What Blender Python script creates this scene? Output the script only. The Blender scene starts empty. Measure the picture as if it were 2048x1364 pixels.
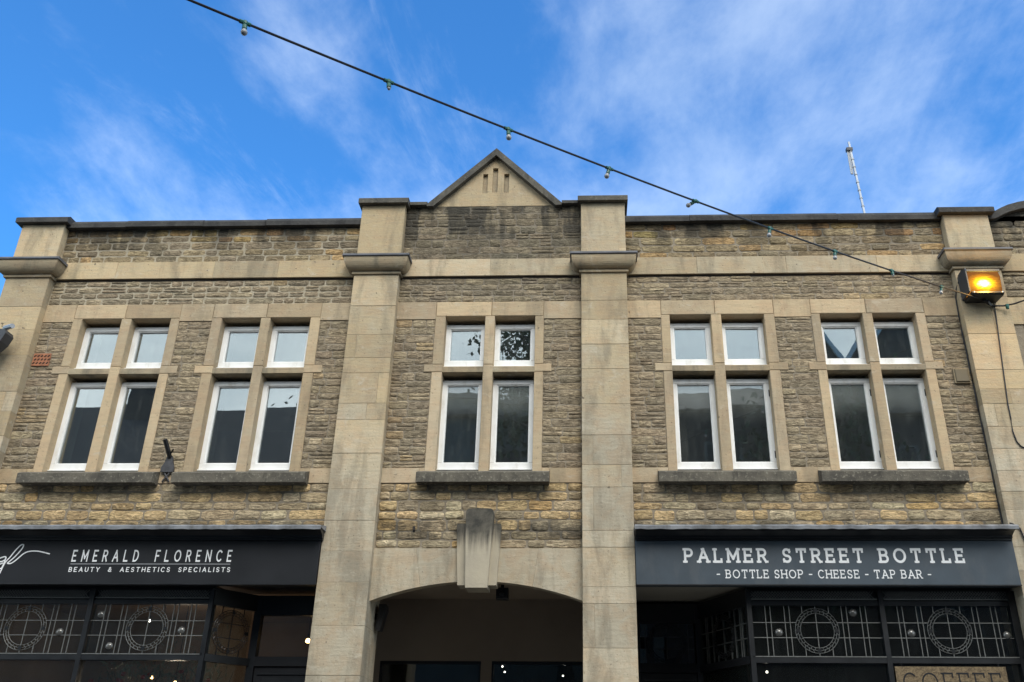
import bpy, bmesh, math, random
from mathutils import Matrix, Vector, Euler
R = math.radians
SC = bpy.context.scene
COL = SC.collection
random.seed(7)

# ------------------------------------------------------------------ camera
cd = bpy.data.cameras.new('camera')
cam = bpy.data.objects.new('camera', cd)
COL.objects.link(cam)
rot = Matrix(((0.999494, 0.006679, 0.031083), (0.030902, -0.43386, -0.90045), (0.007472, 0.900956, -0.433847)))
cam.matrix_world = Matrix.Translation((0, -8.4, 1.6)) @ rot.to_4x4()
cd.lens = 31.64
cd.sensor_width = 36
cd.shift_x = -0.0444
cd.clip_start = 0.05
cd.clip_end = 2000
SC.camera = cam

# ------------------------------------------------------------------ light
SUN_EL, SUN_AZ = 46.0, 160.0          # sun behind thin cloud over the far side of the street (azimuth from +Y, clockwise)
sun_dir = Vector((math.sin(R(SUN_AZ)) * math.cos(R(SUN_EL)), math.cos(R(SUN_AZ)) * math.cos(R(SUN_EL)), math.sin(R(SUN_EL))))
sl = bpy.data.lights.new('sun', 'SUN')
sl.energy = 1.5
sl.angle = R(34)
sl.color = (1.0, 0.93, 0.83)
so = bpy.data.objects.new('sun', sl)
so.rotation_euler = sun_dir.to_track_quat('Z', 'Y').to_euler()
so.location = sun_dir * 60
COL.objects.link(so)

w = bpy.data.worlds.new('World')
SC.world = w
w.use_nodes = True
nt = w.node_tree
nt.nodes.clear()


class NB:
    """small helper for node trees"""
    def __init__(s, tree):
        s.t = tree

    def n(s, typ, **kw):
        nd = s.t.nodes.new(typ)
        for k, v in kw.items():
            setattr(nd, k, v)
        return nd

    def put(s, sock, v):
        if isinstance(v, bpy.types.NodeSocket):
            s.t.links.new(v, sock)
        elif v is not None:
            sock.default_value = v

    def math(s, op, a, b=None, c=None, clamp=False):
        nd = s.n('ShaderNodeMath', operation=op, use_clamp=clamp)
        s.put(nd.inputs[0], a)
        s.put(nd.inputs[1], b)
        s.put(nd.inputs[2], c)
        return nd.outputs[0]

    def rng(s, v, a, b, c=0.0, d=1.0, smooth=True):
        nd = s.n('ShaderNodeMapRange', interpolation_type='SMOOTHSTEP' if smooth else 'LINEAR')
        s.put(nd.inputs[0], v)
        for i, q in enumerate((a, b, c, d)):
            nd.inputs[i + 1].default_value = q
        return nd.outputs[0]

    def mix(s, f, a, b, blend='MIX'):
        nd = s.n('ShaderNodeMix', data_type='RGBA', blend_type=blend)
        s.put(nd.inputs[0], f)
        s.put(nd.inputs[6], a)
        s.put(nd.inputs[7], b)
        return nd.outputs[2]

    def noise(s, vec, scale, detail=4, rough=0.55, dist=0.0):
        nd = s.n('ShaderNodeTexNoise')
        s.put(nd.inputs['Vector'], vec)
        nd.inputs['Scale'].default_value = scale
        nd.inputs['Detail'].default_value = detail
        nd.inputs['Roughness'].default_value = rough
        nd.inputs['Distortion'].default_value = dist
        return nd.outputs['Fac']

    def mapv(s, vec, loc=(0, 0, 0), sc=(1, 1, 1), rot=(0, 0, 0)):
        nd = s.n('ShaderNodeMapping')
        s.put(nd.inputs[0], vec)
        nd.inputs[1].default_value = loc
        nd.inputs[2].default_value = rot
        nd.inputs[3].default_value = sc
        return nd.outputs[0]


b = NB(nt)
out = b.n('ShaderNodeOutputWorld')
bg = b.n('ShaderNodeBackground')
sky = b.n('ShaderNodeTexSky', sky_type='NISHITA')
sky.sun_disc = False
sky.sun_elevation = R(SUN_EL)
sky.sun_rotation = R(SUN_AZ)
sky.air_density = 1.0
sky.dust_density = 0.3
sky.ozone_density = 2.5
tc = b.n('ShaderNodeTexCoord')
sep = b.n('ShaderNodeSeparateXYZ')
nt.links.new(tc.outputs['Generated'], sep.inputs[0])
dx, dy, dz = sep.outputs
den = b.math('MAXIMUM', b.math('ADD', dz, 0.12), 0.05)
comb = b.n('ShaderNodeCombineXYZ')
b.put(comb.inputs[0], b.math('DIVIDE', dx, den))
b.put(comb.inputs[1], b.math('DIVIDE', dy, den))
pl = comb.outputs[0]
# high thin cloud: long wisps and broad soft sheets, thickening over the street and to the right
wis = b.noise(b.mapv(pl, (7.63, 19.24, 0), (2.1, 0.62, 1), (0, 0, R(14))), 1.15, 11, 0.68, 0.7)
sheet = b.noise(b.mapv(pl, (6.63, 0.19, 0), (1.5, 0.75, 1), (0, 0, R(-52))), 0.8, 8, 0.56, 0.6)
fine = b.noise(b.mapv(pl, (1.0, 5.0, 0), (1.8, 1.2, 1), (0, 0, R(20))), 3.0, 7, 0.62, 0.15)
wl_ = b.math('ADD', b.math('MULTIPLY', wis, 0.75), b.math('MULTIPLY', fine, 0.3))
thin = b.rng(b.math('ADD', wl_, b.math('MULTIPLY', dx, 0.10)), 0.51, 0.72)
broad = b.rng(b.math('ADD', b.math('ADD', b.math('MULTIPLY', sheet, 0.95), b.math('MULTIPLY', fine, 0.42)), b.math('ADD', b.math('MULTIPLY', dx, 0.16), b.math('MULTIPLY', b.math('SUBTRACT', 0.58, dz), 0.22))), 0.62, 0.88)
veil = b.math('MULTIPLY', b.math('MAXIMUM', b.math('MULTIPLY', thin, 0.95), broad), 0.235)
bank = b.math('MULTIPLY', b.rng(b.math('ADD', b.math('MULTIPLY', sheet, 0.8), b.math('MULTIPLY', dy, -0.75)), 0.30, 0.75), 0.92)
mask = b.math('MAXIMUM', veil, bank)
skyc = b.mix(1.0, sky.outputs[0], (0.46, 1.16, 1.72, 1), 'MULTIPLY')
cloud = b.mix(b.rng(b.noise(b.mapv(pl, (2, 9, 0)), 1.6, 5, 0.55), 0.35, 0.65), (8.0, 9.0, 9.4, 1), (11.8, 12.5, 12.5, 1))
mixed = b.mix(mask, skyc, cloud)
nt.links.new(mixed, bg.inputs[0])
bg.inputs[1].default_value = 0.10
nt.links.new(bg.outputs[0], out.inputs[0])

SC.view_settings.view_transform = 'Standard'
SC.view_settings.look = 'None'
SC.view_settings.gamma = 1
SC.view_settings.use_curve_mapping = False
SC.view_settings.exposure = 0.8
SC.cycles.max_bounces = 6
SC.cycles.transparent_max_bounces = 12

# ------------------------------------------------------------------ materials
MATS = {}


def new_mat(name):
    m = bpy.data.materials.new(name)
    m.use_nodes = True
    t = m.node_tree
    t.nodes.clear()
    nb = NB(t)
    o = nb.n('ShaderNodeOutputMaterial')
    p = nb.n('ShaderNodeBsdfPrincipled')
    t.links.new(p.outputs[0], o.inputs[0])
    MATS[name] = m
    return m, nb, p, o


def pos(nb):
    return nb.n('ShaderNodeNewGeometry').outputs['Position']


def bump(nb, p, h, strength=0.4, dist=0.01, prev=None):
    bn = nb.n('ShaderNodeBump')
    bn.inputs['Strength'].default_value = strength
    bn.inputs['Distance'].default_value = dist
    nb.put(bn.inputs['Height'], h)
    if prev is not None:
        nb.put(bn.inputs['Normal'], prev)
    nb.put(p.inputs['Normal'], bn.outputs[0])
    return bn.outputs[0]


def simple(name, col, rough=0.5, metal=0.0, var=0.12, scale=9.0, bmp=0.1, spec=0.5, dirt=None):
    m, nb, p, o = new_mat(name)
    P = pos(nb)
    n1 = nb.noise(P, scale, 5, 0.6)
    c = nb.mix(nb.rng(n1, 0.3, 0.7), tuple(v * (1 - var) for v in col) + (1,), tuple(min(1, v * (1 + var)) for v in col) + (1,))
    if dirt:
        d = nb.rng(nb.noise(nb.mapv(P, (4, 2, 7), (3, 3, 1.2)), 2.2, 6, 0.65), 0.5, 0.72)
        c = nb.mix(nb.math('MULTIPLY', d, dirt[1]), c, dirt[0] + (1,))
    nb.put(p.inputs['Base Color'], c)
    p.inputs['Metallic'].default_value = metal
    p.inputs['Specular IOR Level'].default_value = spec
    nb.put(p.inputs['Roughness'], nb.rng(n1, 0.2, 0.8, rough * 0.85, min(1, rough * 1.15), False))
    if bmp:
        bump(nb, p, nb.noise(P, scale * 5, 4, 0.6), bmp, 0.004)
    return m


def soot(nb, P):
    """black weathering with shapes of its own: runs below the parapet, the blackened middle panel, splash-moss above the shop roofs"""
    s = nb.n('ShaderNodeSeparateXYZ')
    nb.put(s.inputs[0], P)
    x, y, z = s.outputs
    runs = nb.noise(nb.mapv(P, (1.3, 0, 0.4), (1.9, 0.3, 0.55)), 1.5, 5, 0.6, 0.3)
    top = nb.math('MULTIPLY', nb.rng(z, 6.62, 7.06), nb.rng(runs, 0.42, 0.56))
    mid = nb.math('MULTIPLY', nb.math('MULTIPLY', nb.rng(x, -2.05, -1.75), nb.rng(x, -0.02, -0.3)), nb.math('MULTIPLY', nb.rng(z, 6.0, 6.75), nb.rng(z, 7.5, 7.3)))
    mid = nb.math('MULTIPLY', mid, nb.rng(runs, 0.28, 0.6, 0.35, 0.95))
    moss = nb.math('MULTIPLY', nb.rng(z, 3.84, 3.70), nb.math('MULTIPLY', nb.rng(z, 3.55, 3.62), nb.rng(nb.noise(P, 5.0, 5, 0.65), 0.3, 0.62)))
    und = nb.math('MULTIPLY', nb.math('MULTIPLY', nb.rng(z, 3.9, 4.05), nb.rng(z, 4.14, 4.10)), nb.rng(nb.noise(nb.mapv(P, (5, 0, 2), (2.2, 1, 1.2)), 1.6, 5, 0.6), 0.46, 0.66))
    return nb.math('MAXIMUM', nb.math('MAXIMUM', nb.math('MULTIPLY', top, 0.85), nb.math('MULTIPLY', mid, 0.5)), nb.math('MAXIMUM', nb.math('MULTIPLY', moss, 0.8), nb.math('MULTIPLY', und, 0.55)))


def stone_mat(name, source):
    """coursed rubble; source 'object' takes the stone's tone from the object colour, 'attr' from a mesh attribute"""
    m, nb, p, o = new_mat(name)
    P = pos(nb)
    if source == 'object':
        base = nb.n('ShaderNodeObjectInfo').outputs['Color']
    else:
        a = nb.n('ShaderNodeAttribute', attribute_name='tone')
        base = a.outputs['Color']
    lam = nb.noise(nb.mapv(P, (0, 0, 0), (1, 1, 3.6)), 12.0, 5, 0.74, 1.0)
    blot = nb.noise(P, 13, 4, 0.70)
    pit = nb.noise(nb.mapv(P, (3, 1, 2), (0.55, 1, 2.1)), 30, 3, 0.72)
    c = nb.mix(nb.rng(lam, 0.36, 0.66), (0.50, 0.48, 0.45, 1), (1.36, 1.34, 1.28, 1))
    c = nb.mix(1.0, base, c, 'MULTIPLY')
    c = nb.mix(nb.math('MULTIPLY', nb.rng(blot, 0.55, 0.72), 0.42), c, (0.36, 0.32, 0.245, 1))
    c = nb.mix(nb.math('MULTIPLY', nb.rng(blot, 0.42, 0.30), 0.5), c, (0.085, 0.078, 0.064, 1))
    c = nb.mix(nb.math('MULTIPLY', nb.rng(pit, 0.41, 0.30), 0.72), c, (0.05, 0.045, 0.035, 1))
    c = nb.mix(soot(nb, P), c, (0.045, 0.043, 0.038, 1))
    nb.put(p.inputs['Base Color'], c)
    p.inputs['Roughness'].default_value = 0.93
    p.inputs['Specular IOR Level'].default_value = 0.2
    h = nb.math('ADD', nb.math('MULTIPLY', lam, 1.2), nb.math('ADD', nb.math('MULTIPLY', blot, 0.6), nb.math('MULTIPLY', pit, 0.35)))
    bump(nb, p, h, 0.9, 0.026)
    return m


def mortar_mat(name, c1, c2):
    m, nb, p, o = new_mat(name)
    P = pos(nb)
    n1 = nb.noise(P, 11, 6, 0.65)
    c = nb.mix(nb.rng(n1, 0.3, 0.7), c1 + (1,), c2 + (1,))
    n2 = nb.noise(nb.mapv(P, (0, 0, 0), (1, 1, 2.5)), 26, 5, 0.7)
    c = nb.mix(nb.math('MULTIPLY', nb.rng(n2, 0.42, 0.3), 0.55), c, (0.07, 0.06, 0.05, 1))
    c = nb.mix(soot(nb, P), c, (0.05, 0.048, 0.042, 1))
    nb.put(p.inputs['Base Color'], c)
    p.inputs['Roughness'].default_value = 0.95
    bump(nb, p, nb.math('ADD', n1, n2), 0.7, 0.015)
    return m


def ashlar_mat(name, warm, grey, dirty=0.35, low_grey=True):
    """sawn limestone: each block its own tone, cloudy patches, bedding streaks, runs of grime, pits and scars"""
    m, nb, p, o = new_mat(name)
    P = pos(nb)
    s = nb.n('ShaderNodeSeparateXYZ')
    nb.put(s.inputs[0], P)
    z = s.outputs[2]
    rnd = nb.n('ShaderNodeObjectInfo').outputs['Random']
    off = nb.n('ShaderNodeVectorMath', operation='ADD')
    nb.put(off.inputs[0], P)
    cv = nb.n('ShaderNodeCombineXYZ')
    nb.put(cv.inputs[0], nb.math('MULTIPLY', rnd, 3.0))
    nb.put(cv.inputs[1], nb.math('MULTIPLY', rnd, 7.0))
    nb.put(off.inputs[1], cv.outputs[0])
    Q = off.outputs[0]
    n1 = nb.noise(Q, 2.6, 5, 0.62, 0.6)
    f = nb.math('ADD', nb.math('MULTIPLY', rnd, 0.5), nb.math('MULTIPLY', n1, 0.75))
    if low_grey:
        f = nb.math('ADD', f, nb.rng(z, 5.2, 3.9, -0.16, 0.40))
    c = nb.mix(nb.rng(f, 0.28, 1.05), warm + (1,), grey + (1,))
    n2 = nb.noise(Q, 5.5, 5, 0.62, 0.8)
    c = nb.mix(nb.rng(n2, 0.38, 0.66, 0.0, 0.42), c, (warm[0] * 0.93, warm[1] * 0.80, warm[2] * 0.78, 1))
    bed = nb.noise(nb.mapv(Q, (0, 0, 0), (0.8, 0.8, 6)), 7, 5, 0.62)
    c = nb.mix(nb.rng(bed, 0.34, 0.70, 0.0, 0.34), c, tuple(v * 0.70 for v in grey) + (1,))
    val = nb.math('ADD', 0.82, nb.math('MULTIPLY', nb.math('FRACT', nb.math('MULTIPLY', rnd, 7.31)), 0.32))
    vc = nb.n('ShaderNodeCombineXYZ')
    for i in range(3):
        nb.put(vc.inputs[i], val)
    c = nb.mix(1.0, c, vc.outputs[0], 'MULTIPLY')
    st = nb.noise(nb.mapv(P, (9, 3, 1), (2.6, 2.6, 0.55)), 1.7, 6, 0.66, 0.3)
    c = nb.mix(nb.math('MULTIPLY', nb.rng(st, 0.46, 0.68), dirty), c, (0.14, 0.125, 0.095, 1))
    sp = nb.noise(P, 48, 3, 0.6)
    c = nb.mix(nb.math('MULTIPLY', nb.rng(sp, 0.63, 0.72), 0.6), c, (0.12, 0.10, 0.075, 1))
    sc2 = nb.noise(nb.mapv(P, (2, 8, 5), (1, 1, 1.7)), 5.4, 6, 0.66, 0.5)
    c = nb.mix(nb.math('MULTIPLY', nb.rng(sc2, 0.58, 0.70), 0.42), c, (0.53, 0.48, 0.385, 1))
    pit = nb.noise(nb.mapv(P, (6, 1, 9)), 17, 2, 0.5)
    pm = nb.rng(pit, 0.735, 0.78)
    c = nb.mix(nb.math('MULTIPLY', pm, 0.75), c, (0.09, 0.078, 0.06, 1))
    nb.put(p.inputs['Base Color'], c)
    p.inputs['Roughness'].default_value = 0.9
    p.inputs['Specular IOR Level'].default_value = 0.25
    h = nb.math('ADD', nb.math('MULTIPLY', bed, 0.7), nb.math('ADD', nb.noise(P, 38, 4, 0.65), nb.math('SUBTRACT', nb.math('MULTIPLY', sc2, 0.9), pm)))
    bump(nb, p, h, 0.45, 0.009)
    return m


def lichen_mat(name, dark, light, fleck, amt=0.5, blue=None):
    m, nb, p, o = new_mat(name)
    P = pos(nb)
    n1 = nb.noise(P, 4.5, 6, 0.65)
    c = nb.mix(nb.rng(n1, 0.3, 0.7), dark + (1,), light + (1,))
    n2 = nb.noise(P, 30, 5, 0.7)
    c = nb.mix(nb.math('MULTIPLY', nb.rng(n2, 0.54, 0.66), amt), c, fleck + (1,))
    n3 = nb.noise(nb.mapv(P, (3, 0, 0), (3, 3, 0.8)), 2.5, 5, 0.65)
    c = nb.mix(nb.math('MULTIPLY', nb.rng(n3, 0.52, 0.68), 0.6), c, tuple(v * 0.45 for v in dark) + (1,))
    nb.put(p.inputs['Base Color'], c)
    p.inputs['Roughness'].default_value = 0.85
    bump(nb, p, nb.math('ADD', n1, n2), 0.6, 0.012)
    return m


def glass_mat(name, refl, tint, wav=0.0, rough=0.0, pale_top=False, dust=0.075):
    m = bpy.data.materials.new(name)
    m.use_nodes = True
    t = m.node_tree
    t.nodes.clear()
    nb = NB(t)
    o = nb.n('ShaderNodeOutputMaterial')
    tr = nb.n('ShaderNodeBsdfTransparent')
    tr.inputs[0].default_value = tint + (1,)
    gl = nb.n('ShaderNodeBsdfGlossy')
    gl.inputs['Roughness'].default_value = rough
    gl.inputs[0].default_value = (0.93, 0.98, 1.0, 1)
    fr = nb.n('ShaderNodeFresnel')
    fr.inputs[0].default_value = 1.5
    P = pos(nb)
    bn = nb.n('ShaderNodeBump')
    bn.inputs['Strength'].default_value = wav
    bn.inputs['Distance'].default_value = 0.02
    nb.put(bn.inputs['Height'], nb.noise(P, 2.6, 2, 0.5))
    nb.put(gl.inputs['Normal'], bn.outputs[0])
    dirt = nb.rng(nb.noise(nb.mapv(P, (1, 1, 1), (6, 6, 1.5)), 3, 6, 0.7), 0.45, 0.75, dust * 0.45, dust)
    if pale_top:      # pale diffuse layer that thickens towards the top of the pane
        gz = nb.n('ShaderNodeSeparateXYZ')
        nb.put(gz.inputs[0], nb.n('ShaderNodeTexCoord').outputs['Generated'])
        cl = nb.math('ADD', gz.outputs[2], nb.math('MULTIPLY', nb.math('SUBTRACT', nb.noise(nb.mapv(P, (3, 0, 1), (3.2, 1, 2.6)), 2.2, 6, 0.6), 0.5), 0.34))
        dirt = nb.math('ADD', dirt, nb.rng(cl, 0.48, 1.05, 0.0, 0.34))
    mx = nb.n('ShaderNodeMixShader')
    nb.put(mx.inputs[0], nb.math('ADD', fr.outputs[0], refl, clamp=True))
    t.links.new(tr.outputs[0], mx.inputs[1])
    t.links.new(gl.outputs[0], mx.inputs[2])
    df = nb.n('ShaderNodeBsdfDiffuse')
    df.inputs[0].default_value = (0.40, 0.44, 0.425, 1)
    m2 = nb.n('ShaderNodeMixShader')
    nb.put(m2.inputs[0], dirt)
    t.links.new(mx.outputs[0], m2.inputs[1])
    t.links.new(df.outputs[0], m2.inputs[2])
    t.links.new(m2.outputs[0], o.inputs[0])
    MATS[name] = m
    return m


def emit_mat(name, col, strength):
    m = bpy.data.materials.new(name)
    m.use_nodes = True
    t = m.node_tree
    t.nodes.clear()
    nb = NB(t)
    o = nb.n('ShaderNodeOutputMaterial')
    e = nb.n('ShaderNodeEmission')
    e.inputs[0].default_value = col + (1,)
    e.inputs[1].default_value = strength
    t.links.new(e.outputs[0], o.inputs[0])
    MATS[name] = m
    return m


stone_mat('rubble', 'object')
stone_mat('rubble_mass', 'attr')
mortar_mat('mortar', (0.23, 0.195, 0.145), (0.31, 0.265, 0.20))
mortar_mat('mortar_light', (0.34, 0.295, 0.215), (0.43, 0.375, 0.28))
ashlar_mat('ashlar', (0.50, 0.395, 0.24), (0.485, 0.433, 0.33), 0.48)
ashlar_mat('ashlar_warm', (0.50, 0.39, 0.245), (0.47, 0.39, 0.275), 0.36, False)
ashlar_mat('ashlar_dirty', (0.41, 0.33, 0.21), (0.34, 0.30, 0.22), 0.68, False)
lichen_mat('sill_stone', (0.06, 0.054, 0.044), (0.145, 0.13, 0.10), (0.28, 0.26, 0.205), 0.75)
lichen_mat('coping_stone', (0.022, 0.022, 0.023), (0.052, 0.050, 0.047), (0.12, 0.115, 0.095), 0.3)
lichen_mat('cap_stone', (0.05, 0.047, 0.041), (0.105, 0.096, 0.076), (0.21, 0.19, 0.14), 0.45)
simple('lead', (0.20, 0.21, 0.225), 0.5, 0.25, 0.35, 6, 0.3, dirt=((0.09, 0.09, 0.09), 0.7))
simple('slate', (0.10, 0.105, 0.12), 0.55, 0, 0.25, 8, 0.2)
simple('black_paint', (0.010, 0.0115, 0.014), 0.38, 0, 0.2, 5, 0.08)
simple('black_board', (0.0105, 0.012, 0.0155), 0.55, 0, 0.15, 3, 0.04, 0.3)
simple('blue_black_board', (0.040, 0.058, 0.077), 0.5, 0, 0.16, 2.5, 0.05, dirt=((0.085, 0.095, 0.105), 0.35))
simple('white_paint', (0.82, 0.83, 0.825), 0.35, 0, 0.04, 6, 0.05, dirt=((0.50, 0.47, 0.41), 0.55))
simple('plaster', (0.55, 0.55, 0.53), 0.8, 0, 0.05)
simple('room_paint', (0.42, 0.41, 0.385), 0.9, 0, 0.15, 2)
simple('shop_room', (0.20, 0.145, 0.10), 0.9, 0, 0.25, 1.2)
simple('dark_room', (0.045, 0.045, 0.045), 0.9, 0, 0.2, 2)
simple('lobby_ceiling', (0.38, 0.36, 0.31), 0.8, 0, 0.06)
simple('passage_paint', (0.27, 0.22, 0.17), 0.85, 0, 0.12, 1.5)
simple('lead_came', (0.14, 0.145, 0.14), 0.5, 0.3, 0.15, 30, 0)
simple('grey_metal', (0.40, 0.41, 0.42), 0.45, 0.5, 0.1)
simple('galvanised', (0.46, 0.48, 0.51), 0.35, 0.6, 0.08)
simple('sign_white', (0.78, 0.80, 0.82), 0.5, 0, 0.03)
simple('sign_grey', (0.26, 0.27, 0.29), 0.5, 0, 0.05)
simple('dim_lettering', (0.035, 0.04, 0.045), 0.6, 0, 0.05)
simple('iron', (0.018, 0.018, 0.02), 0.55, 0.3, 0.3, 20, 0.3)
simple('iron_worn', (0.055, 0.055, 0.06), 0.6, 0.2, 0.35, 20, 0.3)
simple('black_plastic', (0.012, 0.012, 0.013), 0.45, 0, 0.1)
simple('housing', (0.045, 0.052, 0.062), 0.45, 0.1, 0.12)
simple('green_plastic', (0.010, 0.11, 0.085), 0.4, 0, 0.15)
simple('cable_black', (0.012, 0.013, 0.018), 0.5, 0, 0.1)
simple('terracotta', (0.36, 0.15, 0.08), 0.85, 0, 0.2, 18, 0.3)
simple('hole_and_shadow', (0.02, 0.014, 0.01), 0.95, 0, 0.1)
simple('vent_cover', (0.125, 0.10, 0.055), 0.6, 0, 0.1)
simple('asphalt', (0.042, 0.042, 0.044), 0.9, 0, 0.2, 14, 0.6)
simple('paving', (0.13, 0.12, 0.105), 0.85, 0, 0.15, 4, 0.4)
simple('kerb_stone', (0.28, 0.27, 0.25), 0.85, 0, 0.15, 5, 0.3)
simple('far_wall', (0.14, 0.125, 0.105), 0.95, 0, 0.2, 2, 0.3)
simple('far_brick', (0.075, 0.05, 0.04), 0.95, 0, 0.2, 2, 0.3)
simple('far_roof', (0.05, 0.046, 0.043), 0.9, 0, 0.3, 6, 0.3)
simple('bark', (0.05, 0.04, 0.03), 0.95, 0, 0.3, 10, 0.5)
simple('leaf', (0.035, 0.055, 0.018), 0.7, 0, 0.35, 3, 0)
simple('garland_leaf', (0.13, 0.15, 0.10), 0.6, 0, 0.4, 20, 0)
simple('red_bloom', (0.30, 0.02, 0.015), 0.5, 0, 0.3, 30, 0)
simple('post_paint', (0.55, 0.46, 0.40), 0.7, 0, 0.1)
glass_mat('window_glass', 0.19, (0.78, 0.82, 0.80), 0.018)
glass_mat('pale_top_glass', 0.17, (0.78, 0.82, 0.80), 0.03, 0.0, True)
glass_mat('shop_glass', 0.02, (0.85, 0.86, 0.84), 0.05, dust=0.022)
simple('frosted_bulb', (0.36, 0.37, 0.38), 0.25, 0, 0.08, 40, 0)
simple('bullseye', (0.09, 0.09, 0.085), 0.06, 0.0, 0.1, 9, 0, 1.0)
emit_mat('warm_bulb', (1.0, 0.62, 0.25), 9.0)
emit_mat('white_bulb', (1.0, 0.95, 0.85), 5.0)


def board_mat():
    m, nb, p, o = new_mat('strand_board')
    P = pos(nb)
    n1 = nb.noise(nb.mapv(P, (0, 0, 0), (1, 1, 1.6), (0, 0.5, 0)), 40, 3, 0.6, 0.8)
    c = nb.mix(nb.rng(n1, 0.3, 0.7), (0.075, 0.05, 0.025, 1), (0.22, 0.16, 0.085, 1))
    nb.put(p.inputs['Base Color'], c)
    p.inputs['Roughness'].default_value = 0.7


board_mat()


def amber_mat():
    """the lit sodium lamp behind ribbed amber glass: brightest at the tube"""
    m = bpy.data.materials.new('amber_glow')
    m.use_nodes = True
    t = m.node_tree
    t.nodes.clear()
    nb = NB(t)
    o = nb.n('ShaderNodeOutputMaterial')
    e = nb.n('ShaderNodeEmission')
    g = nb.n('ShaderNodeTexCoord').outputs['Object']
    d = nb.n('ShaderNodeVectorMath', operation='LENGTH')
    nb.put(d.inputs[0], nb.mapv(g, (0.022, 0, 0.025), (1.0, 0.3, 1.45)))
    rip = nb.noise(nb.mapv(g, (0, 0, 0), (3, 1, 14)), 9, 4, 0.6)
    r = nb.math('ADD', d.outputs['Value'], nb.math('MULTIPLY', nb.math('SUBTRACT', rip, 0.5), 0.10))
    ramp = nb.n('ShaderNodeValToRGB')
    nb.put(ramp.inputs[0], nb.math('MULTIPLY', r, 5.0))
    cr = ramp.color_ramp
    cr.elements[0].position = 0.08
    cr.elements[0].color = (3.2, 2.6, 1.3, 1)
    cr.elements[1].position = 0.9
    cr.elements[1].color = (0.20, 0.075, 0.018, 1)
    el = cr.elements.new(0.36)
    el.color = (1.7, 0.95, 0.03, 1)
    el = cr.elements.new(0.60)
    el.color = (0.62, 0.24, 0.02, 1)
    nb.put(e.inputs[0], ramp.outputs[0])
    e.inputs[1].default_value = 0.85
    t.links.new(e.outputs[0], o.inputs[0])
    MATS['amber_glow'] = m


amber_mat()

# ------------------------------------------------------------------ object helpers
WLOC = {}


def link(o, parent=None):
    COL.objects.link(o)
    if parent is not None:
        o.parent = parent
        l = WLOC.get(parent.name)
        if l is not None:
            o.matrix_parent_inverse = Matrix.Translation(-Vector(l))
    return o


def tag(o, label=None, cat=None, group=None, kind=None):
    for k, v in (('label', label), ('category', cat), ('group', group), ('kind', kind)):
        if v:
            o[k] = v
    return o


def thing(name, label, cat, loc, group=None):
    o = bpy.data.objects.new(name, None)
    o.empty_display_size = 0.2
    o.location = loc
    link(o)
    WLOC[o.name] = tuple(loc)
    return tag(o, label, cat, group)


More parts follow.
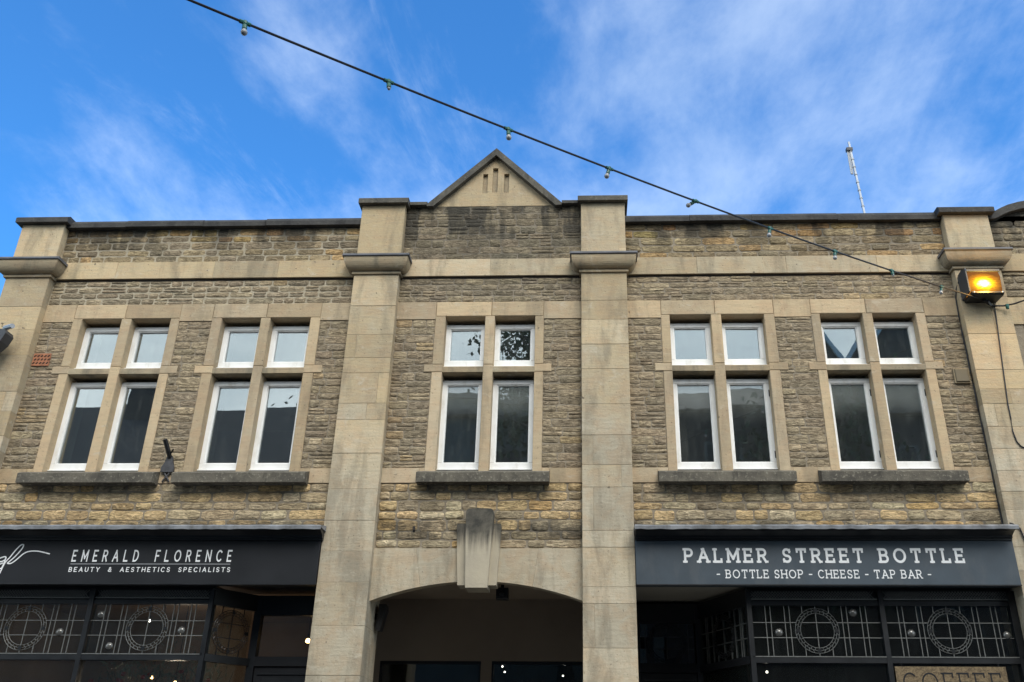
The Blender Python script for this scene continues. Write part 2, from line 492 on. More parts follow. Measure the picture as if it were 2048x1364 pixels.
class MB:
    def __init__(s):
        s.v, s.f = [], []

    def add(s, vs, fs):
        k = len(s.v)
        s.v += [tuple(v) for v in vs]
        s.f += [tuple(i + k for i in f) for f in fs]
        return s

    def box(s, x0, x1, y0, y1, z0, z1):
        return s.add([(x0, y0, z0), (x1, y0, z0), (x1, y1, z0), (x0, y1, z0), (x0, y0, z1), (x1, y0, z1), (x1, y1, z1), (x0, y1, z1)],
                     [(0, 3, 2, 1), (4, 5, 6, 7), (0, 1, 5, 4), (1, 2, 6, 5), (2, 3, 7, 6), (3, 0, 4, 7)])

    def block(s, x0, x1, y0, y1, z0, z1, c=0.006):
        """block with a chamfered front (y0 is the front)"""
        a = [(x0 + c, y0, z0 + c), (x1 - c, y0, z0 + c), (x1 - c, y0, z1 - c), (x0 + c, y0, z1 - c)]
        m = [(x0, y0 + c, z0), (x1, y0 + c, z0), (x1, y0 + c, z1), (x0, y0 + c, z1)]
        k = [(x0, y1, z0), (x1, y1, z0), (x1, y1, z1), (x0, y1, z1)]
        fs = [(0, 1, 2, 3), (8, 11, 10, 9)]
        for i in range(4):
            j = (i + 1) % 4
            fs += [(i + 4, j + 4, j, i), (i + 8, j + 8, j + 4, i + 4)]
        return s.add(a + m + k, fs)

    def prism_xz(s, poly, y0, y1):
        """polygon in x,z (counter-clockwise seen from the street) pushed from y0 back to y1"""
        n = len(poly)
        vs = [(x, y0, z) for x, z in poly] + [(x, y1, z) for x, z in poly]
        fs = [tuple(range(n)), tuple(range(2 * n - 1, n - 1, -1))]
        fs += [(i + n, (i + 1) % n + n, (i + 1) % n, i) for i in range(n)]
        return s.add(vs, fs)

    def prism_yz(s, prof, x0, x1):
        n = len(prof)
        vs = [(x0, y, z) for y, z in prof] + [(x1, y, z) for y, z in prof]
        fs = [tuple(range(n)), tuple(range(2 * n - 1, n - 1, -1))]
        fs += [(i + n, (i + 1) % n + n, (i + 1) % n, i) for i in range(n)]
        return s.add(vs, fs)

    def tube(s, pts, r, n=6, closed=False, radii=None):
        pts = [Vector(p) for p in pts]
        k = len(s.v)
        up = Vector((0, 0, 1))
        m = len(pts)
        for i, p in enumerate(pts):
            a = pts[(i - 1) % m] if (closed or i > 0) else p
            c = pts[(i + 1) % m] if (closed or i < m - 1) else p
            d = (c - a).normalized()
            u = d.cross(up)
            if u.length < 1e-4:
                u = Vector((1, 0, 0))
            u.normalize()
            q = u.cross(d)
            rr = radii[i] if radii else r
            for j in range(n):
                t = 2 * math.pi * j / n
                s.v.append(tuple(p + u * (rr * math.cos(t)) + q * (rr * math.sin(t))))
        for i in range(m if closed else m - 1):
            i2 = (i + 1) % m
            for j in range(n):
                j2 = (j + 1) % n
                s.f.append((k + i * n + j, k + i2 * n + j, k + i2 * n + j2, k + i * n + j2))
        if not closed:
            s.f.append(tuple(k + j for j in range(n)))
            s.f.append(tuple(k + (m - 1) * n + j for j in range(n - 1, -1, -1)))
        return s

    def lathe(s, c, prof, n=12, axis='z'):
        """prof: (radius, height) pairs from c"""
        k = len(s.v)
        for r, h in prof:
            for j in range(n):
                t = 2 * math.pi * j / n
                if axis == 'z':
                    s.v.append((c[0] + r * math.cos(t), c[1] + r * math.sin(t), c[2] + h))
                else:
                    s.v.append((c[0] + r * math.cos(t), c[1] + h, c[2] + r * math.sin(t)))
        for i in range(len(prof) - 1):
            for j in range(n):
                j2 = (j + 1) % n
                s.f.append((k + i * n + j, k + i * n + j2, k + (i + 1) * n + j2, k + (i + 1) * n + j))
        s.f.append(tuple(k + j for j in range(n - 1, -1, -1)))
        s.f.append(tuple(k + (len(prof) - 1) * n + j for j in range(n)))
        return s

    def obar(s, c, u, v, n, hu, hv, hn):
        """box from a centre, three axes and half sizes"""
        c, u, v, n = Vector(c), Vector(u) * hu, Vector(v) * hv, Vector(n) * hn
        P = [c + u * a + v * b_ + n * d for d in (-1, 1) for a, b_ in ((-1, -1), (1, -1), (1, 1), (-1, 1))]
        return s.add(P, [(0, 3, 2, 1), (4, 5, 6, 7), (0, 1, 5, 4), (1, 2, 6, 5), (2, 3, 7, 6), (3, 0, 4, 7)])

    def mesh(s, name, mat, smooth=False):
        me = bpy.data.meshes.new(name)
        me.from_pydata(s.v, [], s.f)
        bm = bmesh.new()
        bm.from_mesh(me)
        bmesh.ops.recalc_face_normals(bm, faces=bm.faces)
        bm.to_mesh(me)
        bm.free()
        if mat:
            me.materials.append(MATS[mat])
        if smooth:
            for p in me.polygons:
                p.use_smooth = True
        return me

    def build(s, name, mat, parent=None, smooth=False):
        return link(bpy.data.objects.new(name, s.mesh(name, mat, smooth)), parent)


def part(name, mat, parent, *boxes):
    m = MB()
    for q in boxes:
        m.box(*q)
    return m.build(name, mat, parent)


# ------------------------------------------------------------------ ground
tag(part('road', 'asphalt', None, (-60, 60, -60, 60, -0.6, -0.13)), kind='structure')
tag(part('pavement', 'paving', None, (-60, 60, -2.4, 12, -0.5, 0.0)), kind='structure')
tag(part('far_pavement', 'paving', None, (-60, 60, -30, -11.0, -0.5, 0.0)), kind='structure')
m = MB()
for i in range(-30, 30):
    m.block(i * 0.9 + 0.004, i * 0.9 + 0.896, -2.55, -2.404, -0.3, 0.005, 0.01)
tag(m.build('kerb', 'kerb_stone'), kind='structure')

# ------------------------------------------------------------------ the stone building
BL = thing('stone_building', 'two-storey honey stone building with four pilasters, a small central gable and an arched passage', 'building', (-1.0, 0.2, 0))
BAYS = {'L': (-5.79, -2.47), 'C': (-1.99, -0.04), 'R': (0.44, 3.87)}
WIN = [
    (-5.46, (-5.365, -4.935), (-4.83, -4.405), -4.31, (-5.52, -4.18)),
    (-3.96, (-3.855, -3.435), (-3.335, -2.905), -2.80, (-4.00, -2.70)),
    (-1.575, (-1.47, -1.05), (-0.95, -0.525), -0.435, (-1.63, -0.355)),
    (0.79, (0.88, 1.31), (1.415, 1.86), 1.965, (0.69, 1.985)),
    (2.345, (2.435, 2.875), (2.975, 3.42), 3.515, (2.22, 3.585)),
]
TH = 0.42
ZB0, ZB1 = 6.42, 6.63        # string course
ZL0, ZL1 = 5.905, 6.11       # lintel band
ZO = 5.94                    # head of the openings
ZT0, ZT1 = 5.30, 5.385       # transom
ZS0, ZS1 = 4.13, 4.28        # sill band
ZP = 7.06                    # underside of the parapet coping

# rubble regions: x0, x1, z0, z1, course height, mean length, palette, gap, light mortar
REG = []
REG.append((-5.79, -2.47, ZB1, ZP, 0.084, 0.215, 'parapet', 0.012, True))
REG.append((0.44, 3.87, ZB1, ZP, 0.084, 0.25, 'parapet', 0.008, False))
REG.append((-1.99, -0.04, ZB1, 7.325, 0.087, 0.22, 'dark', 0.005, False))
REG.append((-5.79, -2.47, ZL1, ZB0 - 0.02, 0.072, 0.19, 'upper', 0.012, True))
REG.append((0.44, 3.87, ZL1, ZB0 - 0.02, 0.072, 0.22, 'upper', 0.005, False))
REG.append((-1.99, -0.04, ZL1, ZB0 - 0.02, 0.072, 0.20, 'upperdark', 0.005, False))
for xs in ((-5.79, 0), (1, 1), (1, -2.47)):
    pass
cols = [(-5.79, WIN[0][0]), (WIN[0][3], WIN[1][0]), (WIN[1][3], -2.47), (-1.99, WIN[2][0]), (WIN[2][3], -0.04), (0.44, WIN[3][0]), (WIN[3][3], WIN[4][0]), (WIN[4][3], 3.87)]
for x0, x1 in cols:
    REG.append((x0, x1, ZS1, ZL0, 0.080, 0.19, 'upper', 0.005, False))
REG.append((-5.79, -2.47, 3.66, ZS0, 0.098, 0.235, 'low', 0.010, False))
REG.append((-1.99, -0.04, 3.50, ZS0, 0.092, 0.20, 'low', 0.010, False))
REG.append((0.44, 3.87, 3.66, ZS0, 0.098, 0.235, 'low', 0.010, False))

wl = MB()
wd = MB()
for x0, x1, z0, z1, ch, ml, pal, g, lt in REG:
    (wl if lt else wd).box(x0, x1, 0.0, TH, z0, z1)
WALL = wd.build('wall', 'mortar', BL)
wl2 = wl.build('repointed_wall', 'mortar_light', BL)
# backing behind the ashlar bands and the parapet
part('wall_core', 'mortar', BL, (-5.79, -2.47, 0.05, TH, ZL1 - 0.002, ZB0 + 0.25), (-1.99, -0.04, 0.05, TH, ZL1 - 0.002, ZB0 + 0.25), (0.44, 3.87, 0.05, TH, ZL1 - 0.002, ZB0 + 0.25))

PAL = {
    'parapet': [((0.345, 0.277, 0.178), 5), ((0.287, 0.24, 0.17), 4), ((0.494, 0.339, 0.178), 1.4), ((0.402, 0.322, 0.205), 3)],
    'dark': [((0.308, 0.26, 0.185), 5), ((0.376, 0.311, 0.217), 4), ((0.257, 0.224, 0.167), 2)],
    'upper': [((0.361, 0.296, 0.21), 5), ((0.316, 0.264, 0.191), 4), ((0.427, 0.351, 0.244), 3), ((0.444, 0.343, 0.213), 0.5)],
    'upperdark': [((0.333, 0.278, 0.198), 5), ((0.289, 0.245, 0.18), 3), ((0.411, 0.338, 0.234), 2)],
    'low': [((0.603, 0.452, 0.26), 5), ((0.516, 0.417, 0.278), 4), ((0.636, 0.443, 0.222), 1.1), ((0.415, 0.347, 0.244), 3), ((0.616, 0.524, 0.362), 2)],
}


def pick(p):
    t = random.random() * sum(q[1] for q in PAL[p])
    for c, wgt in PAL[p]:
        t -= wgt
        if t <= 0:
            break
    k = random.uniform(0.80, 1.18) if p in ('low', 'parapet') else random.uniform(0.88, 1.12)
    return tuple(min(0.8, v * k * random.uniform(0.985, 1.015)) for v in c)


# stone shapes: a rounded, uneven, slightly proud face (50 triangles each), shared by all stones
NV = 22
SHAPES = []
for i in range(NV):
    rr = random.Random(100 + i)
    out_ = [(-0.5, -0.30), (-0.42, -0.5), (0.0, -0.5), (0.42, -0.5), (0.5, -0.30), (0.5, 0.30), (0.42, 0.5), (0.0, 0.5), (-0.42, 0.5), (-0.5, 0.30)]
    out_ = [(x + rr.uniform(-0.018, 0.018), z + rr.uniform(-0.06, 0.06)) for x, z in out_]
    inn = [(x * rr.uniform(0.86, 0.95), z * rr.uniform(0.70, 0.86)) for x, z in out_]
    vs = [(x, 0.9, z) for x, z in out_] + [(x, -0.25 + rr.uniform(-0.15, 0.15), z) for x, z in [(a[0] * 0.985, a[1] * 0.95) for a in out_]] + [(x, rr.uniform(-1.0, -0.55), z) for x, z in inn]
    c = (rr.uniform(-0.12, 0.12), rr.uniform(-1.1, -0.5), rr.uniform(-0.1, 0.1))
    vs.append(c)
    fs = []
    for k in range(10):
        k2 = (k + 1) % 10
        fs += [(k, k2, k2 + 10, k + 10), (k + 10, k2 + 10, k2 + 20, k + 20), (k + 20, k2 + 20, 30)]
    q = MB()
    q.add(vs, fs)
    me = q.mesh('stone', 'rubble', True)
    SHAPES.append((me, vs, fs))

STONES = []
for x0, x1, z0, z1, ch, ml, pal, g, lt in REG:
    n = max(1, round((z1 - z0) / ch))
    hs = [random.uniform(0.8, 1.2) for _ in range(n)]
    k = (z1 - z0) / sum(hs)
    z = z0
    for ci, h in enumerate(hs):
        h *= k
        x = x0
        first = True
        while x < x1 - 0.03:
            L = random.uniform(0.55, 1.5) * ml
            if first:
                L *= random.uniform(0.4, 1.0)
                first = False
            if x1 - (x + L) < 0.09:
                L = x1 - x
            orange = pal == 'parapet' and ci >= n - 2 and random.random() < 0.45
            colr = pick(pal)
            if orange:
                colr = (0.40 * random.uniform(0.85, 1.1), 0.27 * random.uniform(0.9, 1.05), 0.13)
            xa, xb = max(x + g / 2, x0 + 0.002), min(x + L - g / 2, x1 - 0.002)
            dz = random.uniform(-0.004, 0.004)
            split_ = pal not in ('low', 'parapet') and random.random() < 0.22 and h > 0.06
            for part_ in ((0.5, 0.25), (0.5, 0.75)) if split_ else ((1.0, 0.5),):
                STONES.append(dict(x=(xa + xb) / 2, z=z + h * part_[1] + dz, w=(xb - xa) * random.uniform(0.97, 1.0), r=random.uniform(-0.022, 0.022), h=h * part_[0] - g * random.uniform(0.5, 1.1), d=random.uniform(0.007, 0.015) * (0.7 if lt else 0.62 if pal in ('upper', 'upperdark', 'dark') else 1.0), c=colr, s=random.randrange(NV), fl=random.choice((-1, 1)), lt=lt,
                               area=(xb - xa) * h * part_[0]))
            x += L
        z += h
STONES.sort(key=lambda q: -q['area'])
mass_v, mass_f, mass_c = [], [], []
for i, q in enumerate(STONES):
    me, vs, fs = SHAPES[q['s']]
    if i < 300:
        o = bpy.data.objects.new('stone', me)
        o.location = (q['x'], 0, q['z'])
        o.scale = (q['w'] * q['fl'], q['d'], q['h'])
        o.rotation_euler = (0, q['r'], 0)
        o.color = q['c'] + (1,)
        link(o, wl2 if q['lt'] else WALL)
    else:
        k = len(mass_v)
        mass_v += [(q['x'] + v[0] * q['w'] * q['fl'] + q['r'] * v[2] * q['h'], v[1] * q['d'], q['z'] + v[2] * q['h'] - q['r'] * v[0] * q['w'] * q['fl']) for v in vs]
        mass_f += [tuple(j + k for j in (f if q['fl'] > 0 else f[::-1])) for f in fs]
        mass_c += [q['c']] * len(vs)
me = bpy.data.meshes.new('small_stones')
me.from_pydata(mass_v, [], mass_f)
me.materials.append(MATS['rubble_mass'])
at = me.attributes.new('tone', 'FLOAT_COLOR', 'POINT')
for i, c in enumerate(mass_c):
    at.data[i].color = c + (1,)
bm = bmesh.new()
bm.from_mesh(me)
bmesh.ops.recalc_face_normals(bm, faces=bm.faces)
bm.to_mesh(me)
bm.free()
for p in me.polygons:
    p.use_smooth = True
tag(link(bpy.data.objects.new('small_stones', me), BL), kind='stuff')


def course(name, parent, x0, x1, z0, z1, y0, y1, mean, mat='ashlar', c=0.002, gap=0.0015):
    x = x0
    while x < x1 - 0.02:
        L = mean * random.uniform(0.7, 1.3)
        if x1 - (x + L) < mean * 0.45:
            L = x1 - x
        MB().block(x + gap / 2, x + L - gap / 2, y0 + random.uniform(-0.002, 0.002), y1, z0, z1, c).build(name, mat, parent)
        x += L


# string course, lintel band, sill band
for nm, (x0, x1) in BAYS.items():
    sc = part('string_course', 'ashlar_dirty', BL, (x0 + 0.001, x1 - 0.001, 0.0, 0.06, ZB0, ZB1))
    course('ashlar_block', sc, x0, x1, ZB0, ZB1 - 0.002, -0.03, 0.05, 0.85)
    part('shadow_strip', 'hole_and_shadow', BL, (x0, x1, -0.006, 0.045, ZB0 - 0.022, ZB0 - 0.001))  # near-black strip drawn in for the shadow line below the string course
    lb = part('lintel_band', 'ashlar_dirty', BL, (x0 + 0.001, x1 - 0.001, 0.03, TH - 0.01, ZO + 0.004, ZL1 - 0.002))
    wins = [q for q in WIN if q[0] > x0 and q[3] < x1]
    xs = [x0] + [v for q in wins for v in (q[0], q[3])] + [x1]
    for i in range(len(xs) - 1):
        if i % 2 == 0:
            course('ashlar_block', lb, xs[i], xs[i + 1], ZL0, ZL1, -0.012, 0.2, 0.5, 'ashlar_warm')
        else:
            mid = (xs[i] + xs[i + 1]) / 2 + random.uniform(-0.03, 0.03)
            for a, c_ in ((xs[i], mid), (mid, xs[i + 1])):
                MB().block(a + 0.002, c_ - 0.002, -0.012, 0.2, ZO, ZL1, 0.006).build('lintel', 'ashlar_warm', lb)
    ss = [x0] + [v for q in wins for v in q[4]] + [x1]
    for i in range(0, len(ss), 2):
        course('sill_band_block', BL, ss[i], ss[i + 1], ZS0, ZS1 - 0.002, -0.012, 0.2, 0.42, 'ashlar_warm')
    for q in wins:
        part('wall_backing', 'ashlar_dirty', BL, (q[4][0], q[4][1], 0.03, TH, ZS0 - 0.001, ZS1 - 0.06))

# ------------------------------------------------------------------ upper windows
def rail_frame(x0, x1, z0, z1, y, wd_=0.050, bot=0.068, dep=0.055):
    m_ = MB()
    m_.block(x0, x0 + wd_, y, y + dep, z0 + bot, z1 - wd_, 0.004)
    m_.block(x1 - wd_, x1, y, y + dep, z0 + bot, z1 - wd_, 0.004)
    m_.block(x0, x1, y + 0.001, y + dep, z1 - wd_, z1, 0.004)
    m_.block(x0, x1, y - 0.001, y + dep, z0, z0 + bot, 0.004)
    return m_


for wi, (jl, o1, o2, jr, sl_) in enumerate(WIN):
    W = bpy.data.objects.new('window', None)
    link(W, BL)
    YF = 0.100
    c = 0.004
    for a, e in ((jl, o1[0]), (o2[1], jr)):
        left = a == jl
        # two jamb stones with a bonder at the transom that bites into the rubble
        MB().block(a, e, -0.012, 0.2, ZT1 + 0.002, ZO - 0.001, c).build('jamb', 'ashlar_warm', W)
        MB().block(a, e, -0.012, 0.2, ZS1 - 0.05, ZT0 - 0.002, c).build('jamb', 'ashlar_warm', W)
        MB().block(a - (0.085 if left else 0), e + (0 if left else 0.085), -0.013, 0.2, ZT0, ZT1, 0.006).build('bonder', 'ashlar_warm', W)
        part('inner_reveal', 'plaster', W, (a if left else e + 0.03, (e - 0.03) if left else e, 0.202, TH + 0.05, ZS1 - 0.02, ZO + 0.02) if left else (a + 0.03, e, 0.202, TH + 0.05, ZS1 - 0.02, ZO + 0.02))
    MB().block(o1[1], o2[0], -0.012, 0.2, ZT1, ZO - 0.001, c).build('mullion', 'ashlar_warm', W)
    MB().block(o1[1], o2[0], -0.0125, 0.2, ZS1 - 0.05, ZT1 - 0.004, c).build('mullion', 'ashlar_warm', W)
    for ox in (o1, o2):
        MB().prism_yz([(-0.008, ZT0), (-0.008, ZT1 - 0.03), (0.0, ZT1 - 0.02), (0.09, ZT1 + 0.004), (0.2, ZT1 + 0.004), (0.2, ZT0)], ox[0] - 0.001, ox[1] + 0.001).build('transom', 'ashlar_dirty', W)
    # sill with a weathered top
    MB().prism_yz([(-0.135, 4.104), (-0.137, 4.196), (-0.125, 4.206), (0.085, ZS1 + 0.002), (0.2, ZS1 + 0.004), (0.2, 4.106), (-0.06, 4.106), (-0.07, 4.114), (-0.09, 4.114), (-0.10, 4.104)], sl_[0], sl_[1]).build('sill', 'sill_stone', W)
    for a, e in ((sl_[0] + 0.001, jl - 0.001), (jr + 0.001, sl_[1] - 0.001)):
        MB().block(a, e, -0.011, 0.2, 4.20, ZS1 - 0.001, 0.002).build('stool_stone', 'ashlar_warm', W)
    for k, (x0, x1) in enumerate((o1, o2)):
        for (z0, z1, low) in ((ZT1 + 0.006, ZO + 0.004, False), (ZS1 + 0.004, ZT0 + 0.004, True)):
            x0_, x1_ = x0 - 0.004, x1 + 0.004
            z1 -= 0.052
            MB().box(x0_, x1_, YF + 0.075, YF + 0.11, z1 - 0.02, z1 + 0.054).build('head_packing', 'sill_stone', W)
            fr = rail_frame(x0_, x1_, z0 + (0.014), z1, YF).build('frame', 'white_paint', W)
            MB().block(x0_, x1_, YF - 0.028, YF + 0.04, z0 - 0.001, z0 + 0.013, 0.003).build('drip_strip', 'white_paint', fr)
            # inner bead of the casement
            bead = MB()
            i0, i1, j0, j1 = x0_ + 0.050, x1_ - 0.050, z0 + 0.014 + 0.068, z1 - 0.050
            for q in ((i0, i0 + 0.008, j0 + 0.008, j1 - 0.008), (i1 - 0.008, i1, j0 + 0.008, j1 - 0.008), (i0, i1, j0, j0 + 0.008), (i0, i1, j1 - 0.008, j1)):
                bead.box(q[0], q[1], YF + 0.012, YF + 0.045, q[2], q[3])
            bead.build('bead', 'white_paint', fr)
            pane = MB()
            tx, tz = random.uniform(-0.0025, 0.0025), random.uniform(-0.0015, 0.0015)
            g0 = YF + 0.030
            vs = [(i0, g0 - tx - tz, j0), (i1, g0 + tx - tz, j0), (i1, g0 + tx + tz, j1), (i0, g0 - tx + tz, j1)]
            pane.add(vs + [(v[0], v[1] + 0.005, v[2]) for v in vs], [(0, 1, 2, 3), (7, 6, 5, 4), (0, 4, 5, 1), (1, 5, 6, 2), (2, 6, 7, 3), (3, 7, 4, 0)])
            pane.build('pane', 'pale_top_glass' if low and wi >= 2 else 'window_glass', W)
            if low and wi >= 3:
                hx = x0_ - 0.001 if (k == 0 and wi == 3) else x1_ - 0.018
                for hz in (z0 + 0.16, z1 - 0.16):
                    part('hinge', 'iron_worn', W, (hx + 0.004, hx + 0.012, YF - 0.008, YF + 0.002, hz - 0.035, hz + 0.035))

# rooms behind the upper windows
for nm, (x0, x1) in BAYS.items():
    r = MB()
    a, e, y0, y1, z0, z1 = x0 - 0.1, x1 + 0.1, TH + 0.02, 4.2, 3.75, 6.2
    r.box(a, e, y1, y1 + 0.05, z0, z1)
    r.box(a, e, y0, y1, z0 - 0.05, z0)
    r.box(a, e, y0, y1, z1, z1 + 0.05)
    r.box(a - 0.05, a, y0, y1, z0, z1)
    r.box(e, e + 0.05, y0, y1, z0, z1)
    r.build('room', 'room_paint', BL)
    # the wall's inner face below and between the windows
part('inner_post', 'post_paint', BL, (0.965, 1.05, 0.50, 0.58, 4.0, 5.12), (1.05, 1.16, 0.49, 0.59, 4.0, 4.36))

# flat roof behind the parapet
part('roof', 'lead', BL, (-6.2, 4.4, TH - 0.02, 8.0, 6.35, 6.42))
part('rear_wall', 'far_wall', BL, (-6.2, 4.4, 8.0, 8.3, 0.0, 6.9), (-6.2, -5.95, 0.25, 8.0, 0.0, 6.9), (4.1, 4.35, 0.45, 8.0, 0, 6.9))
part('floor_slab', 'far_wall', BL, (-6.0, 4.2, TH + 0.02, 8.0, 3.56, 3.68))
# parapet backing
part('parapet_back', 'mortar', BL, (-5.79, -2.47, 0.05, 0.30, ZB1 - 0.1, ZP - 0.002), (0.44, 3.87, 0.05, 0.30, ZB1 - 0.1, ZP - 0.002), (-1.99, -0.04, 0.05, 0.30, ZB1 - 0.1, 7.30))

# ------------------------------------------------------------------ pilasters
PX = [(-6.27, -5.79), (-2.47, -1.99), (-0.04, 0.44), (3.87, 4.35)]
for pi, (x0, x1) in enumerate(PX):
    tall = pi in (1, 2)
    P_ = part('pilaster', 'mortar_light', BL, (x0 + 0.002, x1 - 0.002, -0.0965, TH, 0.0, 6.40))
    z = 0.0
    while z < 6.40 - 0.02:
        h = random.choice((0.16, 0.22, 0.28, 0.33, 0.40)) * random.uniform(0.9, 1.1)
        if 6.40 - (z + h) < 0.15:
            h = 6.40 - z
        yb = TH - 0.005 if z < 3.3 else 0.2
        cut = random.random()
        if cut < 0.35 and z > 0.5:
            xm = x0 + 0.48 * random.choice((0.22, 0.35, 0.6, 0.78))
            MB().block(x0, xm - 0.0016, -0.1 + random.uniform(-0.002, 0.002), yb, z + 0.0016, z + h - 0.0016, 0.0015).build('ashlar_block', 'ashlar', P_)
            MB().block(xm + 0.0016, x1, -0.1 + random.uniform(-0.002, 0.002), yb, z + 0.0016, z + h - 0.0016, 0.0015).build('ashlar_block', 'ashlar', P_)
        else:
            MB().block(x0, x1, -0.1 + random.uniform(-0.002, 0.002), yb, z + 0.0016, z + h - 0.0016, 0.0015).build('ashlar_block', 'ashlar', P_)
        z += h
    # capital: fillet, swelling ovolo, slate slab with lead dressed over it
    rings = [(0.0, 6.40), (0.022, 6.402), (0.022, 6.428), (0.012, 6.434)]
    for k in range(9):
        t = k / 8 * math.pi / 2
        rings.append((0.018 + 0.085 * math.sin(t) ** 0.9, 6.436 + 0.125 * (1 - math.cos(t))))
    rings.append((0.103, 6.572))
    cp = MB()
    vs, fs = [], []
    for o_, z_ in rings:
        vs += [(x0 - o_, 0.2, z_), (x0 - o_, -0.1 - o_, z_), (x1 + o_, -0.1 - o_, z_), (x1 + o_, 0.2, z_)]
    for k in range(len(rings) - 1):
        for j in range(3):
            fs.append((k * 4 + j, k * 4 + j + 1, k * 4 + j + 5, k * 4 + j + 4))
    n = (len(rings) - 1) * 4
    fs += [(n, n + 1, n + 2, n + 3), (3, 2, 1, 0)]
    fs += [tuple(list(range(0, n + 4, 4)) + list(range(n + 3, 2, -4)))]
    cp.add(vs, fs)
    cp.build('capital', 'ashlar_dirty', P_)
    MB().block(x0 - 0.118, x1 + 0.118, -0.218, 0.1, 6.572, 6.602, 0.006).build('capital_slab', 'slate', P_)
    top = 7.29 if tall else 7.085
    MB().block(x0, x1, -0.098, 0.34, 6.604, top - 0.001, 0.006).build('upper_block', 'ashlar', P_)
    if pi == 2:
        for a in (x0 - 0.002, x1 - 0.075):
            MB().block(a, a + 0.077, -0.102, 0.1, 6.605, 6.70, 0.004).build('patch_stone', 'ashlar', P_)
    ow = 0.035 if tall else 0.055
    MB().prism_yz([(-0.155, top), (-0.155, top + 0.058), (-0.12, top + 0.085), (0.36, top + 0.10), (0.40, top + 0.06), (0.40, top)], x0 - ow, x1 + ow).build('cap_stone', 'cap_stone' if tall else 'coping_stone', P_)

# ------------------------------------------------------------------ parapet copings and gable
for x0, x1 in (BAYS['L'], BAYS['R']):
    x = x0
    while x < x1 - 0.01:
        L = random.uniform(0.6, 1.05)
        if x1 - x - L < 0.4:
            L = x1 - x
        dz = random.uniform(-0.006, 0.006)
        yo = random.uniform(-0.010, 0.008)
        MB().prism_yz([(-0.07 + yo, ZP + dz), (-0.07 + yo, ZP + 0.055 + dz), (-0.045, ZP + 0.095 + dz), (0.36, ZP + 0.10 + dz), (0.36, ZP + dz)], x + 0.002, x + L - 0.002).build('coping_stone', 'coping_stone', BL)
        x += L
AX, AZ = -1.005, 8.08
FZ = 7.322
hw = 0.752
for s_ in (-1, 1):
    xo = AX + s_ * hw
    t_ = 0.095
    poly = [(AX, AZ), (xo, FZ), (xo, FZ - 0.028), (xo - s_ * 0.07, FZ - 0.03), (AX, AZ - t_)]
    if s_ > 0:
        poly = poly[::-1]
    MB().prism_xz(poly, -0.07, 0.34).build('gable_coping', 'cap_stone', BL)
    xe = -1.95 if s_ < 0 else -0.075
    lo, hi = sorted((xo, xe))
    MB().prism_yz([(-0.068, 7.315), (-0.068, 7.35), (-0.05, 7.365), (0.33, 7.372), (0.33, 7.315)], lo, hi).build('coping_stone', 'cap_stone', BL)
GB = MB()
SL = [(-1.152, -1.096, 7.50, 7.765), (-1.042, -0.982, 7.51, 7.845), (-0.912, -0.854, 7.505, 7.765)]


def rake(x):
    return AZ - 0.08 - abs(x - AX) * (AZ - FZ) / hw


xe = [AX - 0.66] + [v for q in SL for v in q[:2]] + [AX + 0.66]
for i in range(len(xe) - 1):
    a, e = xe[i], xe[i + 1]
    pts_ = [a] + ([AX] if a < AX < e else []) + [e]
    topl = [(x, rake(x)) for x in reversed(pts_)]
    if i % 2 == 0:
        GB.prism_xz([(a, 7.326), (e, 7.326)] + topl, -0.006, 0.06)
    else:
        q = SL[i // 2]
        GB.prism_xz([(a, 7.326), (e, 7.326), (e, q[2]), (a, q[2])], -0.006, 0.06)
        GB.prism_xz([(a, q[3]), (e, q[3])] + topl, -0.006, 0.06)
gf = GB.build('gable_face', 'ashlar', BL)
part('slit_back', 'ashlar_dirty', gf, (-1.2, -0.8, 0.032, 0.1, 7.45, 7.87))
MB().prism_xz([(AX - 0.66, 7.33), (AX + 0.66, 7.33), (AX, AZ - 0.1)], 0.101, 0.33).build('gable_back', 'mortar', BL)

# ------------------------------------------------------------------ arch and passage
AR, ACZ, ACX = 2.776, 0.419, -1.01


def zarc(x):
    return ACZ + math.sqrt(AR * AR - (x - ACX) ** 2)


def vouss(xa, xb, xta, xtb, mat='ashlar'):
    n = 8
    bot = [(xa + (xb - xa) * i / n, zarc(xa + (xb - xa) * i / n)) for i in range(n + 1)]
    return MB().prism_xz(bot + [(xtb, 3.498), (xta, 3.498)], -0.012 + random.uniform(-0.002, 0.002), 0.10).build('voussoir', mat, ARCH)


ARCH = bpy.data.objects.new('arch', None)
link(ARCH, BL)
for q in ((-1.99, -1.5335, -1.99, -1.598), (-1.532, -1.17, -1.5965, -1.19), (-0.85, -0.499, -0.83, -0.449), (-0.4975, -0.04, -0.4475, -0.04)):
    vouss(*q)
key = MB().prism_xz([(-1.105, 3.118), (-0.905, 3.118), (-0.872, 3.81), (-0.878, 3.832), (-0.895, 3.846), (-1.005, 3.852), (-1.108, 3.846), (-1.126, 3.832), (-1.132, 3.81)], -0.12, 0.13)


